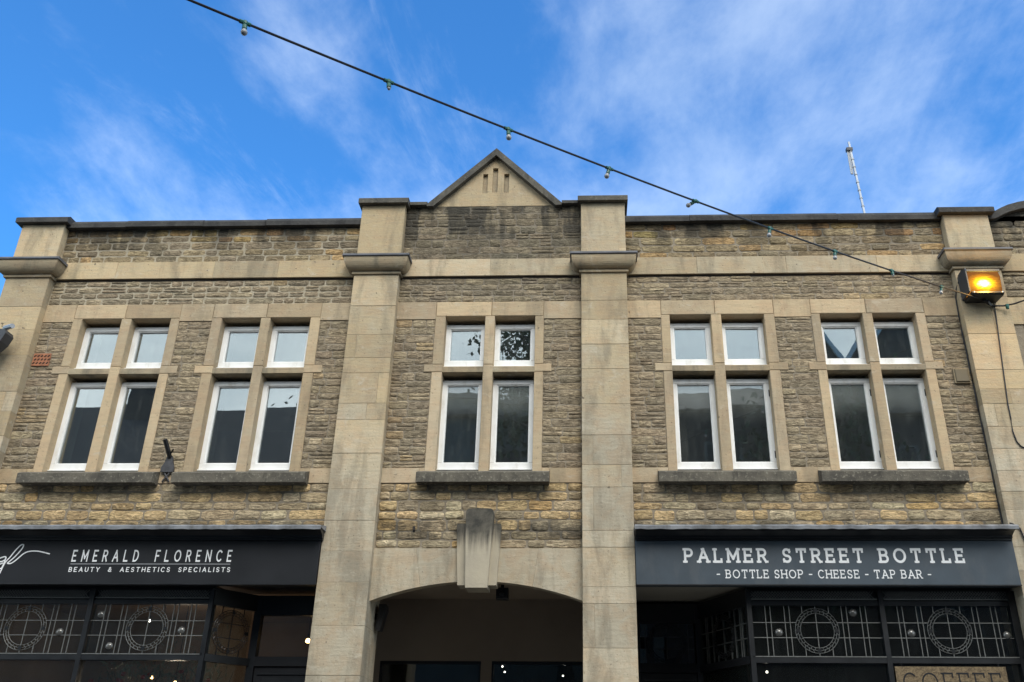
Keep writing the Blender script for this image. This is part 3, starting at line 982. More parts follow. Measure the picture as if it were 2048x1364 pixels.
def key_mat():
    m, nb, p, o = new_mat('keystone')
    P = pos(nb)
    s = nb.n('ShaderNodeSeparateXYZ')
    nb.put(s.inputs[0], P)
    z = s.outputs[2]
    n1 = nb.noise(P, 3, 5, 0.6)
    c = nb.mix(nb.rng(n1, 0.3, 0.7), (0.36, 0.32, 0.25, 1), (0.43, 0.38, 0.285, 1))
    st = nb.noise(nb.mapv(P, (2.2, 0, 0.5), (5.5, 1, 0.25)), 2.3, 5, 0.6)
    run = nb.rng(nb.math('ADD', z, nb.math('MULTIPLY', nb.math('SUBTRACT', st, 0.5), 0.75)), 3.40, 3.66)
    c = nb.mix(nb.math('MULTIPLY', run, nb.rng(nb.noise(P, 9, 5, 0.7), 0.3, 0.7, 0.80, 1.0)), c, (0.036, 0.035, 0.030, 1))
    nb.put(p.inputs['Base Color'], c)
    p.inputs['Roughness'].default_value = 0.9
    bump(nb, p, nb.noise(P, 30, 5, 0.65), 0.35, 0.008)


key_mat()
key.build('keystone', 'keystone', ARCH)
MB().prism_xz([(-1.185, 3.15), (-0.828, 3.15), (-0.80, 3.70), (-0.806, 3.72), (-1.214, 3.72), (-1.22, 3.70)], -0.06, 0.12).build('keystone_shoulder', 'keystone', ARCH)

part('passage_ceiling', 'passage_paint', BL, (-1.988, -0.042, 0.101, TH, 3.26, 3.497), (-2.47, 0.44, TH + 0.001, 1.35, 3.24, 3.30))
part('passage_wall', 'passage_paint', BL, (-2.3, -2.16, TH + 0.001, 1.3, 0, 3.24), (0.10, 0.24, TH + 0.001, 1.3, 0, 3.24),
     (-2.16, 0.10, 1.2, 1.3, 2.63, 3.24), (-1.08, -0.97, 1.2, 1.3, 0.0, 2.63), (-2.16, -2.11, 1.2, 1.3, 0, 2.63), (-2.16, 0.1, 1.2, 1.3, 0, 0.5))
for x0, x1 in ((-2.11, -1.08), (-0.97, 0.10)):
    pw_ = part('passage_window', 'black_paint', BL, (x0, x1, 1.21, 1.25, 2.60, 2.628), (x0, x1, 1.21, 1.25, 0.5, 0.55), (x0, x0 + 0.02, 1.21, 1.25, 0.55, 2.6), (x1 - 0.02, x1, 1.21, 1.25, 0.55, 2.6))
    part('pane', 'shop_glass', pw_, (x0 + 0.02, x1 - 0.02, 1.226, 1.232, 0.55, 2.6))
part('back_room', 'dark_room', BL, (-2.3, 0.24, 3.4, 3.5, 0, 3.2), (-2.3, 0.24, 1.3, 3.4, 3.0, 3.1), (-2.4, -2.3, 1.3, 3.4, 0, 3.2), (0.24, 0.34, 1.3, 3.4, 0, 3.2))

# ------------------------------------------------------------------ lettering (drawn strokes)
def arc(cx, cy, rx, ry, a0, a1, n=10):
    return [(cx + rx * math.cos(R(a0 + (a1 - a0) * i / n)), cy + ry * math.sin(R(a0 + (a1 - a0) * i / n))) for i in range(n + 1)]


GL = {
    'A': (0.80, [[(0, 0), (0.4, 1)], [(0.8, 0), (0.4, 1)], [(0.14, 0.33), (0.66, 0.33)]], [(0, 0, 3), (0.8, 0, 3), (0.4, 1, 1)]),
    'B': (0.62, [[(0, 0), (0, 1)], [(0, 1), (0.34, 1)] + arc(0.34, 0.76, 0.23, 0.24, 90, -90)[1:] + [(0, 0.52)], [(0.3, 0.52), (0.36, 0.52)] + arc(0.36, 0.26, 0.26, 0.26, 90, -90)[1:] + [(0, 0)]], [(0, 0, 1), (0, 1, 1)]),
    'C': (0.76, [arc(0.42, 0.5, 0.42, 0.5, 48, 312, 16)], []),
    'D': (0.70, [[(0, 0), (0, 1)], [(0, 1), (0.25, 1)] + arc(0.25, 0.5, 0.45, 0.5, 90, -90, 12)[1:] + [(0, 0)]], [(0, 0, 1), (0, 1, 1)]),
    'E': (0.58, [[(0, 0), (0, 1)], [(0, 1), (0.56, 1)], [(0, 0.51), (0.44, 0.51)], [(0, 0), (0.58, 0)]], [(0, 0, 1), (0, 1, 1), (0.56, 0.9, 4), (0.58, 0.1, 4)]),
    'F': (0.56, [[(0, 0), (0, 1)], [(0, 1), (0.56, 1)], [(0, 0.50), (0.44, 0.50)]], [(0, 0, 3), (0, 1, 1), (0.56, 0.9, 4)]),
    'H': (0.72, [[(0, 0), (0, 1)], [(0.72, 0), (0.72, 1)], [(0, 0.5), (0.72, 0.5)]], [(0, 0, 3), (0, 1, 3), (0.72, 0, 3), (0.72, 1, 3)]),
    'I': (0.05, [[(0.02, 0), (0.02, 1)]], [(0.02, 0, 3), (0.02, 1, 3)]),
    'L': (0.55, [[(0, 0), (0, 1)], [(0, 0), (0.55, 0)]], [(0, 1, 3), (0, 0, 1), (0.55, 0.1, 4)]),
    'M': (0.86, [[(0, 0), (0, 1)], [(0, 1), (0.43, 0.25)], [(0.43, 0.25), (0.86, 1)], [(0.86, 0), (0.86, 1)]], [(0, 0, 3), (0.86, 0, 3), (0, 1, 1), (0.86, 1, 2)]),
    'N': (0.70, [[(0, 0), (0, 1)], [(0, 1), (0.7, 0)], [(0.7, 0), (0.7, 1)]], []),
    'O': (0.92, [arc(0.46, 0.5, 0.46, 0.5, 0, 360, 22)], []),
    'P': (0.60, [[(0, 0), (0, 1)], [(0, 1), (0.34, 1)] + arc(0.34, 0.73, 0.26, 0.27, 90, -90)[1:] + [(0, 0.46)]], [(0, 0, 3), (0, 1, 1)]),
    'R': (0.64, [[(0, 0), (0, 1)], [(0, 1), (0.34, 1)] + arc(0.34, 0.74, 0.26, 0.26, 90, -90)[1:] + [(0, 0.48)], [(0.33, 0.48), (0.62, 0)]], [(0, 0, 3), (0, 1, 1), (0.62, 0, 2)]),
    'S': (0.60, [arc(0.30, 0.74, 0.27, 0.26, 25, 270, 12) + arc(0.30, 0.24, 0.29, 0.24, 90, -155, 12)[1:]], [(0.55, 0.88, 5), (0.03, 0.12, 5)]),
    'T': (0.72, [[(0.36, 0), (0.36, 1)], [(0, 1), (0.72, 1)]], [(0.36, 0, 3), (0, 0.9, 4), (0.72, 0.9, 4)]),
    'U': (0.68, [[(0, 1), (0, 0.33)] + arc(0.34, 0.33, 0.34, 0.33, 180, 360, 10)[1:] + [(0.68, 1)]], []),
    'Y': (0.74, [[(0, 1), (0.37, 0.45)], [(0.74, 1), (0.37, 0.45)], [(0.37, 0.45), (0.37, 0)]], []),
    '&': (0.70, [[(0.70, 0), (0.16, 0.72)] + arc(0.33, 0.80, 0.19, 0.19, 200, -60, 10) + [(0.10, 0.40)] + arc(0.28, 0.24, 0.27, 0.24, 150, 340, 8) + [(0.66, 0.45)]], []),
    '-': (0.36, [[(0, 0.45), (0.36, 0.45)]], []),
    ' ': (0.40, [], []),
}


def ribbon(mb, pts_, hwid, y, dep, f):
    n = len(pts_)
    closed = n > 3 and abs(pts_[0][0] - pts_[-1][0]) < 1e-6 and abs(pts_[0][1] - pts_[-1][1]) < 1e-6
    L, Rr = [], []
    for i, p in enumerate(pts_):
        a = pts_[i - 1] if i > 0 else (pts_[-2] if closed else p)
        c = pts_[i + 1] if i < n - 1 else (pts_[1] if closed else p)
        tx, tz = c[0] - a[0], c[1] - a[1]
        l = math.hypot(tx, tz) or 1
        tx, tz = tx / l, tz / l
        ex = 0
        if not closed and i == 0:
            ex = -hwid
        if not closed and i == n - 1:
            ex = hwid
        L.append(f(p[0] - tz * hwid + tx * ex, p[1] + tx * hwid + tz * ex))
        Rr.append(f(p[0] + tz * hwid + tx * ex, p[1] - tx * hwid + tz * ex))
    vs = [(x, y, z) for x, z in L] + [(x, y, z) for x, z in Rr] + [(x, y + dep, z) for x, z in L] + [(x, y + dep, z) for x, z in Rr]
    fs = []
    for i in range(n - 1):
        fs += [(i, i + 1, n + i + 1, n + i), (i, 2 * n + i, 2 * n + i + 1, i + 1), (n + i, n + i + 1, 3 * n + i + 1, 3 * n + i)]
    if not closed:
        fs += [(0, n, 3 * n, 2 * n), (n - 1, 3 * n - 1, 4 * n - 1, 2 * n - 1)]
    mb.add(vs, fs)


def lettering(text, x0, x1, z0, h, y, hwid, mat, parent, slab=False, space=0.30, wscale=1.0, wordgap=0.4):
    adv, tot = [], 0
    for ch in text:
        wdt = wordgap if ch == ' ' else GL[ch][0] * wscale
        adv.append((tot, wdt))
        tot += wdt + space
    tot -= space
    kx = (x1 - x0) / tot
    for ch, (a, wdt) in zip(text, adv):
        if ch == ' ':
            continue
        mb = MB()
        k = 0

        def f(px, pz, a=a):
            return (x0 + (a + px * wscale) * kx, z0 + pz * h)
        for st in GL[ch][1]:
            ribbon(mb, st, hwid, y - 0.00025 * k, 0.004, f)
            k += 1
        if slab:
            for sx, sz, typ in GL[ch][2]:
                s_ = 0.12
                if typ == 1:
                    ln = [(sx - s_, sz), (sx + 0.02, sz)]
                elif typ == 2:
                    ln = [(sx - 0.02, sz), (sx + s_, sz)]
                elif typ == 3:
                    ln = [(sx - s_, sz), (sx + s_, sz)]
                elif typ == 4:
                    ln = [(sx, sz - 0.09), (sx, sz + 0.09)]
                else:
                    ln = [(sx, sz - 0.1), (sx, sz + 0.08)]
                ribbon(mb, ln, hwid * 0.85, y - 0.00025 * k, 0.004, f)
                k += 1
        mb.build('letter', mat, parent)


# ------------------------------------------------------------------ shopfronts
def cornice(parent, x0, x1, lead_top):
    MB().prism_yz([(-0.12, 3.545), (-0.135, 3.545), (-0.135, 3.562), (-0.150, 3.566), (-0.155, 3.585), (-0.175, 3.595), (-0.21, 3.612), (-0.262, 3.622), (-0.268, 3.632), (0.0, 3.632), (0.0, 3.545)], x0, x1).build('cornice', 'black_paint', parent)
    # lead flashing dressed over the cornice, a little wavy at its lip
    mb = MB()
    n = 60
    vs, fs = [], []
    for i in range(n + 1):
        x = x0 - 0.012 + (x1 - x0 + 0.024) * i / n
        wv = 0.002 * math.sin(i * 1.9) + random.uniform(-0.002, 0.002)
        for (y, z) in ((0.0, lead_top + 0.03), (-0.02, lead_top + 0.012), (-0.272, 3.655), (-0.288, 3.640 + wv), (-0.286, 3.612 + wv), (-0.275, 3.612 + wv), (-0.27, 3.634), (0.0, 3.634)):
            vs.append((x, y, z + random.uniform(-0.002, 0.002)))
    for i in range(n):
        for j in range(8):
            j2 = (j + 1) % 8
            fs.append((i * 8 + j, i * 8 + j2, (i + 1) * 8 + j2, (i + 1) * 8 + j))
    fs += [tuple(range(8)), tuple(range(n * 8 + 7, n * 8 - 1, -1))]
    mb.add(vs, fs)
    mb.build('lead_flashing', 'lead', parent)


def leaded_light(parent, A, B, z0, z1, ring=True, bosses=(), mat='lead_came', ringmat='lead_came'):
    """leaded transom light between plan points A and B (x,y); cames, a wreath ring, bull's-eye bosses"""
    A, B = Vector((A[0], A[1], 0)), Vector((B[0], B[1], 0))
    L = (B - A).length
    u = (B - A).normalized()
    nrm = Vector((u.y, -u.x, 0))
    if nrm.y > 0:
        nrm = -nrm
    Z = Vector((0, 0, 1))

    def P(s, z, d=0.0):
        return A + u * s + Z * z + nrm * d
    H = z1 - z0
    zc = (z0 + z1) / 2
    cm = MB()
    vx, hz_ = [0.0, L], [z0, z1]
    hb = 0.0034

    def hbar(sa, sb, z):
        cm.obar(P((sa + sb) / 2, z, 0.004), u, Z, nrm, (sb - sa) / 2, hb, 0.0035)

    def vbar(s, za, zb, d=0.0):
        cm.obar(P(s, (za + zb) / 2, 0.0045), u, Z, nrm, hb, (zb - za) / 2, 0.0036)
    ro, ri = 0.195, 0.150
    c0 = L / 2
    zs = (z0 + H * 0.36, z0 + H * 0.66)
    if ring:
        for z in zs:
            q = math.sqrt(max(0, ro * ro - (z - zc) ** 2))
            qi = math.sqrt(max(0, ri * ri - (z - zc) ** 2))
            hbar(0, c0 - q, z)
            hbar(c0 + q, L, z)
            hbar(c0 - qi, c0 + qi, z)
        for f in (0.105, 0.145, 0.255, 0.295, 0.705, 0.745, 0.855, 0.895):
            s = f * L
            if abs(s - c0) > ro:
                vbar(s, z0, z1)
        for s in (c0 - 0.12, c0 + 0.12):
            q = math.sqrt(ro * ro - 0.12 ** 2)
            vbar(s, z0, zc - q)
            vbar(s, zc + q, z1)
        vbar(c0, z0, zc - ro)
        vbar(c0, zc + ro, z1)
        vbar(c0, zc - ri, zc + ri)
    else:
        for z in zs:
            hbar(0, L, z)
        for f in (0.2, 0.4, 0.6, 0.8):
            vbar(f * L, z0, z1)
    hz_ += list(zs)
    vx += [f * L for f in ((0.105, 0.145, 0.255, 0.295, 0.705, 0.745, 0.855, 0.895) if ring else (0.2, 0.4, 0.6, 0.8))]
    if ring:
        vx += [c0 - 0.12, c0, c0 + 0.12]
    vx = sorted(v for i, v in enumerate(sorted(vx)))
    vx = [v for i, v in enumerate(vx) if i == 0 or v - vx[i - 1] > 0.012]
    hz_.sort()
    g = cm.build('leaded_light', mat, parent)
    for i in range(len(vx) - 1):
        for j in range(3):
            sa, sb, za, zb = vx[i], vx[i + 1], hz_[j], hz_[j + 1]
            t1, t2 = random.uniform(-0.014, 0.014), random.uniform(-0.014, 0.014)
            uu = (u + nrm * t1).normalized()
            zz = (Z + nrm * t2).normalized()
            MB().obar(P((sa + sb) / 2, (za + zb) / 2), uu, zz, uu.cross(zz), (sb - sa) / 2, (zb - za) / 2, 0.0015).build('pane', 'shop_glass', g)
    if ring:
        rg = MB()
        for r_ in (ro, (ro + ri) / 2, ri):
            pts_ = [P(c0 + r_ * math.cos(2 * math.pi * i / 40), zc + r_ * math.sin(2 * math.pi * i / 40), 0.008) for i in range(40)]
            rg.tube(pts_, 0.0031, 4, True)
        n = 28
        for i in range(n):
            a0 = 2 * math.pi * i / n
            rm = (ro + ri) / 2
            for ra, rb, da in ((ro, rm, 0.10), (rm, ri, -0.02)):
                sg = 1 if math.cos(a0) > 0 else -1
                p0 = P(c0 + ra * math.cos(a0), zc + ra * math.sin(a0), 0.008)
                p1 = P(c0 + rb * math.cos(a0 + da * sg), zc + rb * math.sin(a0 + da * sg), 0.008)
                rg.tube([p0, p1], 0.003, 4)
        rg.build('wreath_ring', ringmat, g)
        for k in range(4):
            a0 = k * math.pi / 2
            rm = (ro + ri) / 2
            MB().obar(P(c0 + rm * math.cos(a0), zc + rm * math.sin(a0), 0.011), u, Z, nrm, 0.016, 0.016, 0.003).build('wreath_knot', 'black_paint', g)
    for s, z in bosses:
        p = P(s * L, z0 + z * H, 0.002)
        mb = MB()
        mb.lathe((0, 0, 0), [(0.036, 0.0), (0.034, -0.006), (0.022, -0.017), (0.008, -0.021), (0.002, -0.0215)], 14, 'y')
        mb.v = [tuple(p + u * v[0] + nrm * (-v[1]) + Z * v[2]) for v in mb.v]
        mb.build('bullseye', 'bullseye', g, True)


def vent_strip(parent, x0, x1, y, z0, z1):
    mb = MB()
    H = z1 - z0
    s = 0.026
    n = int((x1 - x0) / s)
    for i in range(n):
        a = x0 + i * s
        for d in (1, -1):
            xa, xb = (a, a + H) if d > 0 else (a + H, a)
            c = ((xa + xb) / 2, y + 0.001 * d, (z0 + z1) / 2)
            if max(xa, xb) > x1:
                continue
            v = Vector((xb - xa, 0, H))
            l = v.length
            v.normalize()
            mb.obar(c, v, (v.z, 0, -v.x), (0, 1, 0), l / 2, 0.0028, 0.0012)
    o = mb.build('ventilator_mesh', 'lead_came', parent)
    part('ventilator_back', 'black_paint', o, (x0, x1, y + 0.012, y + 0.02, z0, z1))
    part('ventilator_lip', 'lead_came', o, (x0, x1, y - 0.014, y + 0.01, z0 - 0.012, z0))
    return o


ZG0, ZG1 = 2.565, 3.0
YS = 0.10


def shop(name, label, x0, x1, board, corner, mull, side, back_y, back_x, lead_top):
    """side +1: recessed door on the right end, -1: on the left end"""
    S = thing(name, label, 'shopfront', ((x0 + x1) / 2, 0.1, 0))
    FA = MB().block(x0, x1, -0.122, 0.0, 3.148, 3.545, 0.003).build('fascia_board', board, S)
    part('fascia_bead', 'black_paint', FA, (x0, x1, -0.128, -0.118, 3.140, 3.150))
    cornice(S, x0 + 0.004, x1 + (0.02 if side > 0 else -0.004), lead_top)
    bx0, bx1 = (x0, corner) if side > 0 else (corner, x1)
    part('frieze', 'black_paint', S, (bx0, bx1, YS + 0.02, YS + 0.07, 3.03, 3.16))
    part('soffit', 'black_paint', S, (bx0, bx1, -0.11, YS + 0.05, 3.16, 3.18))
    # glazing bars of the front
    pos_ = [bx0 + 0.03] + [mull] + [bx1 - 0.0]
    for a, e in ((bx0, mull - 0.02), (mull + 0.02, bx1)):
        vent_strip(S, a + 0.01, e - 0.01, YS - 0.01, 3.062, 3.128)
        part('head_rail', 'black_paint', S, (a, e, YS - 0.022, YS + 0.05, 3.0, 3.04))
        part('transom_rail', 'black_paint', S, (a, e, YS - 0.03, YS + 0.05, 2.505, ZG0 - 0.002))
        part('rail_bead', 'lead_came', S, (a, e, YS - 0.034, YS - 0.030, ZG0 - 0.012, ZG0 - 0.004))
        part('pane', 'shop_glass', S, (a, e, YS, YS + 0.006, 0.62, 2.505))
    for xm, wdt in ((mull, 0.022), (bx0 + 0.03 if side > 0 else bx1 - 0.03, 0.032), (corner, 0.022)):
        part('mullion', 'black_paint', S, (xm - wdt, xm + wdt, YS - 0.034, YS + 0.052, 0.6, 3.13))
    part('stall_riser', 'black_paint', S, (bx0, bx1, YS - 0.02, YS + 0.05, 0.0, 0.62))
    # splayed return and the door recess
    bpt = (back_x, back_y)
    A, B_ = ((corner, YS), bpt)
    u = Vector((B_[0] - A[0], B_[1] - A[1], 0))
    Lr = u.length
    u.normalize()
    nn = Vector((u.y, -u.x, 0))
    cxy = Vector(((A[0] + B_[0]) / 2, (A[1] + B_[1]) / 2, 0))
    for nm_, za, zb, dp in (('return_rail', 3.0, 3.15, 0.025), ('return_rail', 2.50, ZG0, 0.028), ('return_riser', 0.0, 0.62, 0.02)):
        MB().obar(cxy + Vector((0, 0, (za + zb) / 2)), u, (0, 0, 1), nn, Lr / 2, (zb - za) / 2, dp).build(nm_, 'black_paint', S)
    MB().obar(cxy + Vector((0, 0, 1.56)), u, (0, 0, 1), nn, Lr / 2, 0.94, 0.003).build('pane', 'shop_glass', S)
    ex0, ex1 = (back_x, x1) if side > 0 else (x0, back_x)
    # back of the recess: frame, fanlight, door
    part('door_post', 'black_paint', S, (ex0, ex0 + 0.07, back_y - 0.01, back_y + 0.08, 0, 3.15), (ex1 - 0.05, ex1, back_y - 0.01, back_y + 0.08, 0, 3.15))
    part('door_head', 'black_paint', S, (ex0 + 0.07, ex1 - 0.05, back_y - 0.005, back_y + 0.07, 2.965, 3.15))
    part('door_transom', 'black_board', S, (ex0 + 0.07, ex1 - 0.05, back_y - 0.012, back_y + 0.07, 2.50, 2.585))
    D = part('door', 'black_board', S, (ex0 + 0.075, ex1 - 0.055, back_y + 0.01, back_y + 0.06, 0.02, 2.495))
    part('door_panel', 'black_paint', D, (ex0 + 0.16, ex1 - 0.14, back_y + 0.004, back_y + 0.012, 1.25, 2.40))
    part('door_rail', 'black_paint', D, (ex0 + 0.11, ex1 - 0.09, back_y - 0.004, back_y + 0.012, 2.425, 2.44))
    # lobby ceiling
    part('lobby_ceiling', 'lobby_ceiling' if side < 0 else 'black_paint', S, (min(ex0, corner), ex1 if side > 0 else max(ex1, corner), -0.10, back_y + 0.1, 3.182, 3.20))
    return S, FA, ex0, ex1


S1, FA1, dx0, dx1 = shop('beauty_shopfront', 'black shopfront with leaded wreath lights below the fascia reading EMERALD FLORENCE', -5.785, -2.475, 'black_board', -3.49, -4.62, 1, 0.50, -3.22, 3.69)
leaded_light(S1, (-5.75, YS), (-4.645, YS), ZG0, ZG1, True, [(0.80, 0.42)])
leaded_light(S1, (-4.595, YS), (-3.515, YS), ZG0, ZG1, True, [(0.075, 0.78), (0.205, 0.14), (0.80, 0.46)])
leaded_light(S1, (-3.47, YS + 0.025), (-3.235, 0.475), ZG0, ZG1, True, [], 'black_paint', 'black_paint')
part('fanlight', 'shop_glass', S1, (dx0 + 0.07, dx1 - 0.05, 0.53, 0.536, 2.585, 2.965))
part('shop_room', 'shop_room', S1, (-5.9, -2.4, 2.6, 2.7, 0, 3.2), (-5.9, -2.4, 0.6, 2.7, 3.2, 3.26), (-6.0, -5.9, 0.2, 2.7, 0, 3.2), (-2.46, -2.38, 0.6, 2.7, 0, 3.2))
part('shop_floor', 'dark_room', S1, (-5.9, -2.4, 0.16, 2.6, 0.0, 0.02))
lettering('EMERALD FLORENCE', -4.785, -3.292, 3.354, 0.094, -0.1235, 0.085, 'sign_white', FA1, False, 0.80, 0.78, 0.70)
lettering('BEAUTY & AESTHETICS SPECIALISTS', -4.79, -3.285, 3.256, 0.038, -0.1235, 0.085, 'sign_white', FA1, False, 0.62, 0.95, 0.9)
part('lettering_rule', 'sign_grey', FA1, (-4.79, -3.29, -0.1245, -0.120, 3.322, 3.329))


def spline(pts_, n=8):
    o_ = []
    for i in range(len(pts_) - 1):
        p0, p1, p2, p3 = pts_[max(i - 1, 0)], pts_[i], pts_[i + 1], pts_[min(i + 2, len(pts_) - 1)]
        for k in range(n):
            t = k / n
            o_.append(tuple(0.5 * (2 * p1[j] + (p2[j] - p0[j]) * t + (2 * p0[j] - 5 * p1[j] + 4 * p2[j] - p3[j]) * t * t + (3 * p1[j] - p0[j] - 3 * p2[j] + p3[j]) * t ** 3) for j in (0, 1)))
    return o_ + [pts_[-1]]


lg = MB()
for k, l in enumerate([
    [(-5.435, 3.241), (-5.413, 3.334), (-5.379, 3.387), (-5.347, 3.446), (-5.312, 3.494), (-5.291, 3.506), (-5.279, 3.497), (-5.29, 3.458), (-5.333, 3.393), (-5.37, 3.352), (-5.388, 3.332), (-5.352, 3.332), (-5.313, 3.363), (-5.256, 3.422), (-5.201, 3.443), (-5.128, 3.443), (-5.065, 3.431), (-5.014, 3.419)],
    [(-5.62, 3.30), (-5.56, 3.287), (-5.494, 3.363), (-5.441, 3.39), (-5.418, 3.387), (-5.421, 3.363), (-5.452, 3.346), (-5.489, 3.348)],
    [(-5.417, 3.369), (-5.427, 3.299), (-5.446, 3.281), (-5.484, 3.287), (-5.479, 3.311), (-5.436, 3.332)]]):
    ribbon(lg, spline(l), 0.0055, -0.1235 - 0.0004 * k, 0.004, lambda x, z: (x, z))
lg.build('script_emblem', 'sign_white', FA1)

S2, FA2, ex0, ex1 = shop('bottle_shopfront', 'slate blue and black shopfront whose fascia reads PALMER STREET BOTTLE', 0.445, 3.865, 'blue_black_board', 1.47, 2.665, -1, 0.92, 1.12, 3.67)
leaded_light(S2, (1.495, YS), (2.64, YS), ZG0, ZG1, True, [(0.20, 0.46), (0.795, 0.86)])
leaded_light(S2, (2.69, YS), (3.80, YS), ZG0, ZG1, True, [(0.19, 0.45), (0.95, 0.42)])
leaded_light(S2, (1.13, 0.89), (1.455, YS + 0.03), ZG0, ZG1, True, [], 'lead_came', 'black_paint')
leaded_light(S2, (0.52, 0.95), (1.05, 0.95), 2.585, 2.965, True, [], 'iron_worn', 'black_paint')
part('shop_room', 'dark_room', S2, (0.3, 4.0, 2.6, 2.7, 0, 3.2), (0.3, 4.0, 1.02, 2.7, 3.2, 3.26), (0.2, 0.3, 1.0, 2.7, 0, 3.2), (4.0, 4.1, 0.2, 2.7, 0, 3.2))
part('shop_floor', 'dark_room', S2, (0.3, 4.0, 0.16, 2.6, 0.0, 0.02))
lettering('PALMER STREET BOTTLE', 0.895, 3.395, 3.352, 0.112, -0.1235, 0.10, 'sign_white', FA2, True, 0.62, 1.0, 0.30)
lettering('- BOTTLE SHOP - CHEESE - TAP BAR -', 1.175, 3.08, 3.208, 0.068, -0.1235, 0.07, 'sign_white', FA2, True, 0.42, 1.0, 0.16)
for a, e in ((0.3, 0.31),):
    pass

# COFFEE board hung inside the right-hand pane
CB = thing('coffee_board', 'tan strand board sign lettered COFFEE hung in the window under the wreath lights', 'sign', (3.18, 0.07, 2.1))
part('board', 'strand_board', CB, (2.70, 3.66, 0.062, 0.075, 2.12, 2.478))
lettering('COFFEE', 2.76, 3.60, 2.272, 0.15, 0.0605, 0.045, 'black_board', CB, True, 0.42, 1.0)
part('chain', 'iron', CB, (2.76, 2.764, 0.066, 0.07, 2.478, 2.51), (3.60, 3.604, 0.066, 0.07, 2.478, 2.51))

# lettering on the passage glass
lettering('PALMER STREET', -0.74, 0.06, 2.36, 0.09, 1.222, 0.06, 'dim_lettering', BL, True, 0.5)

# ------------------------------------------------------------------ indoor lights and display
def bulb_obj(name, parent, p, r, mat):
    prof = [(r * math.sin(math.pi * (i + 0.5) / 8) if 0 < i < 8 else 0.001, -r * math.cos(math.pi * i / 8)) for i in range(9)]
    return MB().lathe(p, prof, 10).build(name, mat, parent, True)


FL = thing('indoor_light_string', 'string of small white bulbs glowing behind the passage windows', 'lights', (-1.0, 1.75, 2.9))
pb = [(-1.42, 1.75, 2.685), (-0.91, 1.75, 2.635), (-0.88, 1.7, 2.575), (-0.71, 1.75, 2.665), (-0.25, 1.75, 2.66), (-0.26, 1.65, 2.535)]
MB().tube([(-2.2, 1.75, 2.99)] + [(p[0], p[1], p[2] + 0.07) for p in pb[:2]] + [(p[0], p[1], p[2] + 0.07) for p in pb[3:5]] + [(0.2, 1.75, 2.99)], 0.004, 5).build('cable', 'cable_black', FL)
for p in pb:
    o = bulb_obj('bulb', FL, p, 0.0085, 'white_bulb')
    MB().tube([(p[0], p[1], p[2] + 0.01), (p[0], p[1], p[2] + 0.075)], 0.004, 5).build('bulb_holder', 'black_plastic', FL)

lamp_i = 0
for (x, y, z, r, mt, lab) in ((-4.22, 0.75, 2.42, 0.017, 'warm_bulb', 'warm pendant bulb glowing behind the foliage in the beauty shop window'),
                              (-3.93, 0.62, 2.36, 0.02, 'warm_bulb', 'warm pendant bulb low in the beauty shop window nearest its corner'),
                              (-2.80, 0.95, 2.79, 0.024, 'warm_bulb', 'warm bulb half hidden behind the pilaster in the beauty shop fanlight'),
                              (-4.62, 1.3, 3.03, 0.015, 'white_bulb', 'white bulb glinting high behind the second leaded wreath light')):
    T_ = thing('pendant_lamp', lab, 'lamp', (x, y, z), 'pendant lamps inside the beauty shop')
    bulb_obj('bulb', T_, (x, y, z), r, mt)
    MB().lathe((x, y, z + r * 0.8), [(0.012, 0), (0.014, 0.03), (0.006, 0.045)], 8).build('bulb_holder', 'iron', T_)
    MB().tube([(x, y, z + 0.05), (x, y, 3.2)], 0.003, 5).build('flex', 'cable_black', T_)
pl_l = bpy.data.lights.new('shop_lamp_light', 'POINT')
pl_l.energy = 6
pl_l.color = (1.0, 0.80, 0.62)
pl_l.shadow_soft_size = 0.05
plo = bpy.data.objects.new('shop_lamp_light', pl_l)
plo.location = (-4.2, 1.2, 2.3)
link(plo)

for (x, z, lab) in ((1.56, 2.60, 'small white bulb behind the corner of the right wreath lights'), (1.66, 2.47, 'small white bulb just below the transom rail of the bottle shop')):
    T_ = thing('pendant_lamp', lab, 'lamp', (x, 0.5, z), 'small bulbs inside the bottle shop')
    bulb_obj('bulb', T_, (x, 0.5, z), 0.010, 'white_bulb')
    MB().tube([(x, 0.5, z + 0.01), (x, 0.5, 3.2)], 0.003, 5).build('flex', 'cable_black', T_)

GA = thing('foliage_garland', 'trailing dried foliage with red blooms behind the lower beauty shop window', 'garland', (-4.0, 0.45, 2.3))
gm, rm_ = MB(), MB()
rr = random.Random(3)
for i in range(900):
    x = rr.uniform(-4.56, -3.42)
    z = 2.12 + 0.42 * rr.random() ** 1.3 + (0.45 * rr.random() if rr.random() < 0.22 and x > -4.1 else 0)
    y = rr.uniform(0.25, 0.62)
    l, wd_ = rr.uniform(0.02, 0.055), rr.uniform(0.004, 0.012)
    e = Euler((rr.uniform(0, 6.3), rr.uniform(0, 6.3), rr.uniform(0, 6.3))).to_matrix()
    k = [e @ Vector(v) for v in ((-l, 0, 0), (0, wd_, 0.003), (l, 0, 0), (0, -wd_, 0.003))]
    gm.add([(x + v.x, y + v.y, z + v.z) for v in k], [(0, 1, 2, 3)])
for i in range(14):
    x, z, y = rr.uniform(-4.95, -3.5), rr.uniform(2.24, 2.45), rr.uniform(0.25, 0.5)
    rm_.lathe((x, y, z), [(0.004, -0.02), (0.018, -0.014), (0.024, 0), (0.018, 0.014), (0.004, 0.018)], 7)
tag(gm.build('foliage', 'garland_leaf', GA), kind='stuff')
rm_.build('blooms', 'red_bloom', GA)
st = MB()
for i in range(16):
    x = -4.5 + i * 0.07
    st.tube([(x, 0.45, 1.7), (x + rr.uniform(-0.1, 0.1), 0.45, 2.1), (x + rr.uniform(-0.2, 0.2), 0.45, 2.45)], 0.004, 5)
st.build('stems', 'bark', GA)
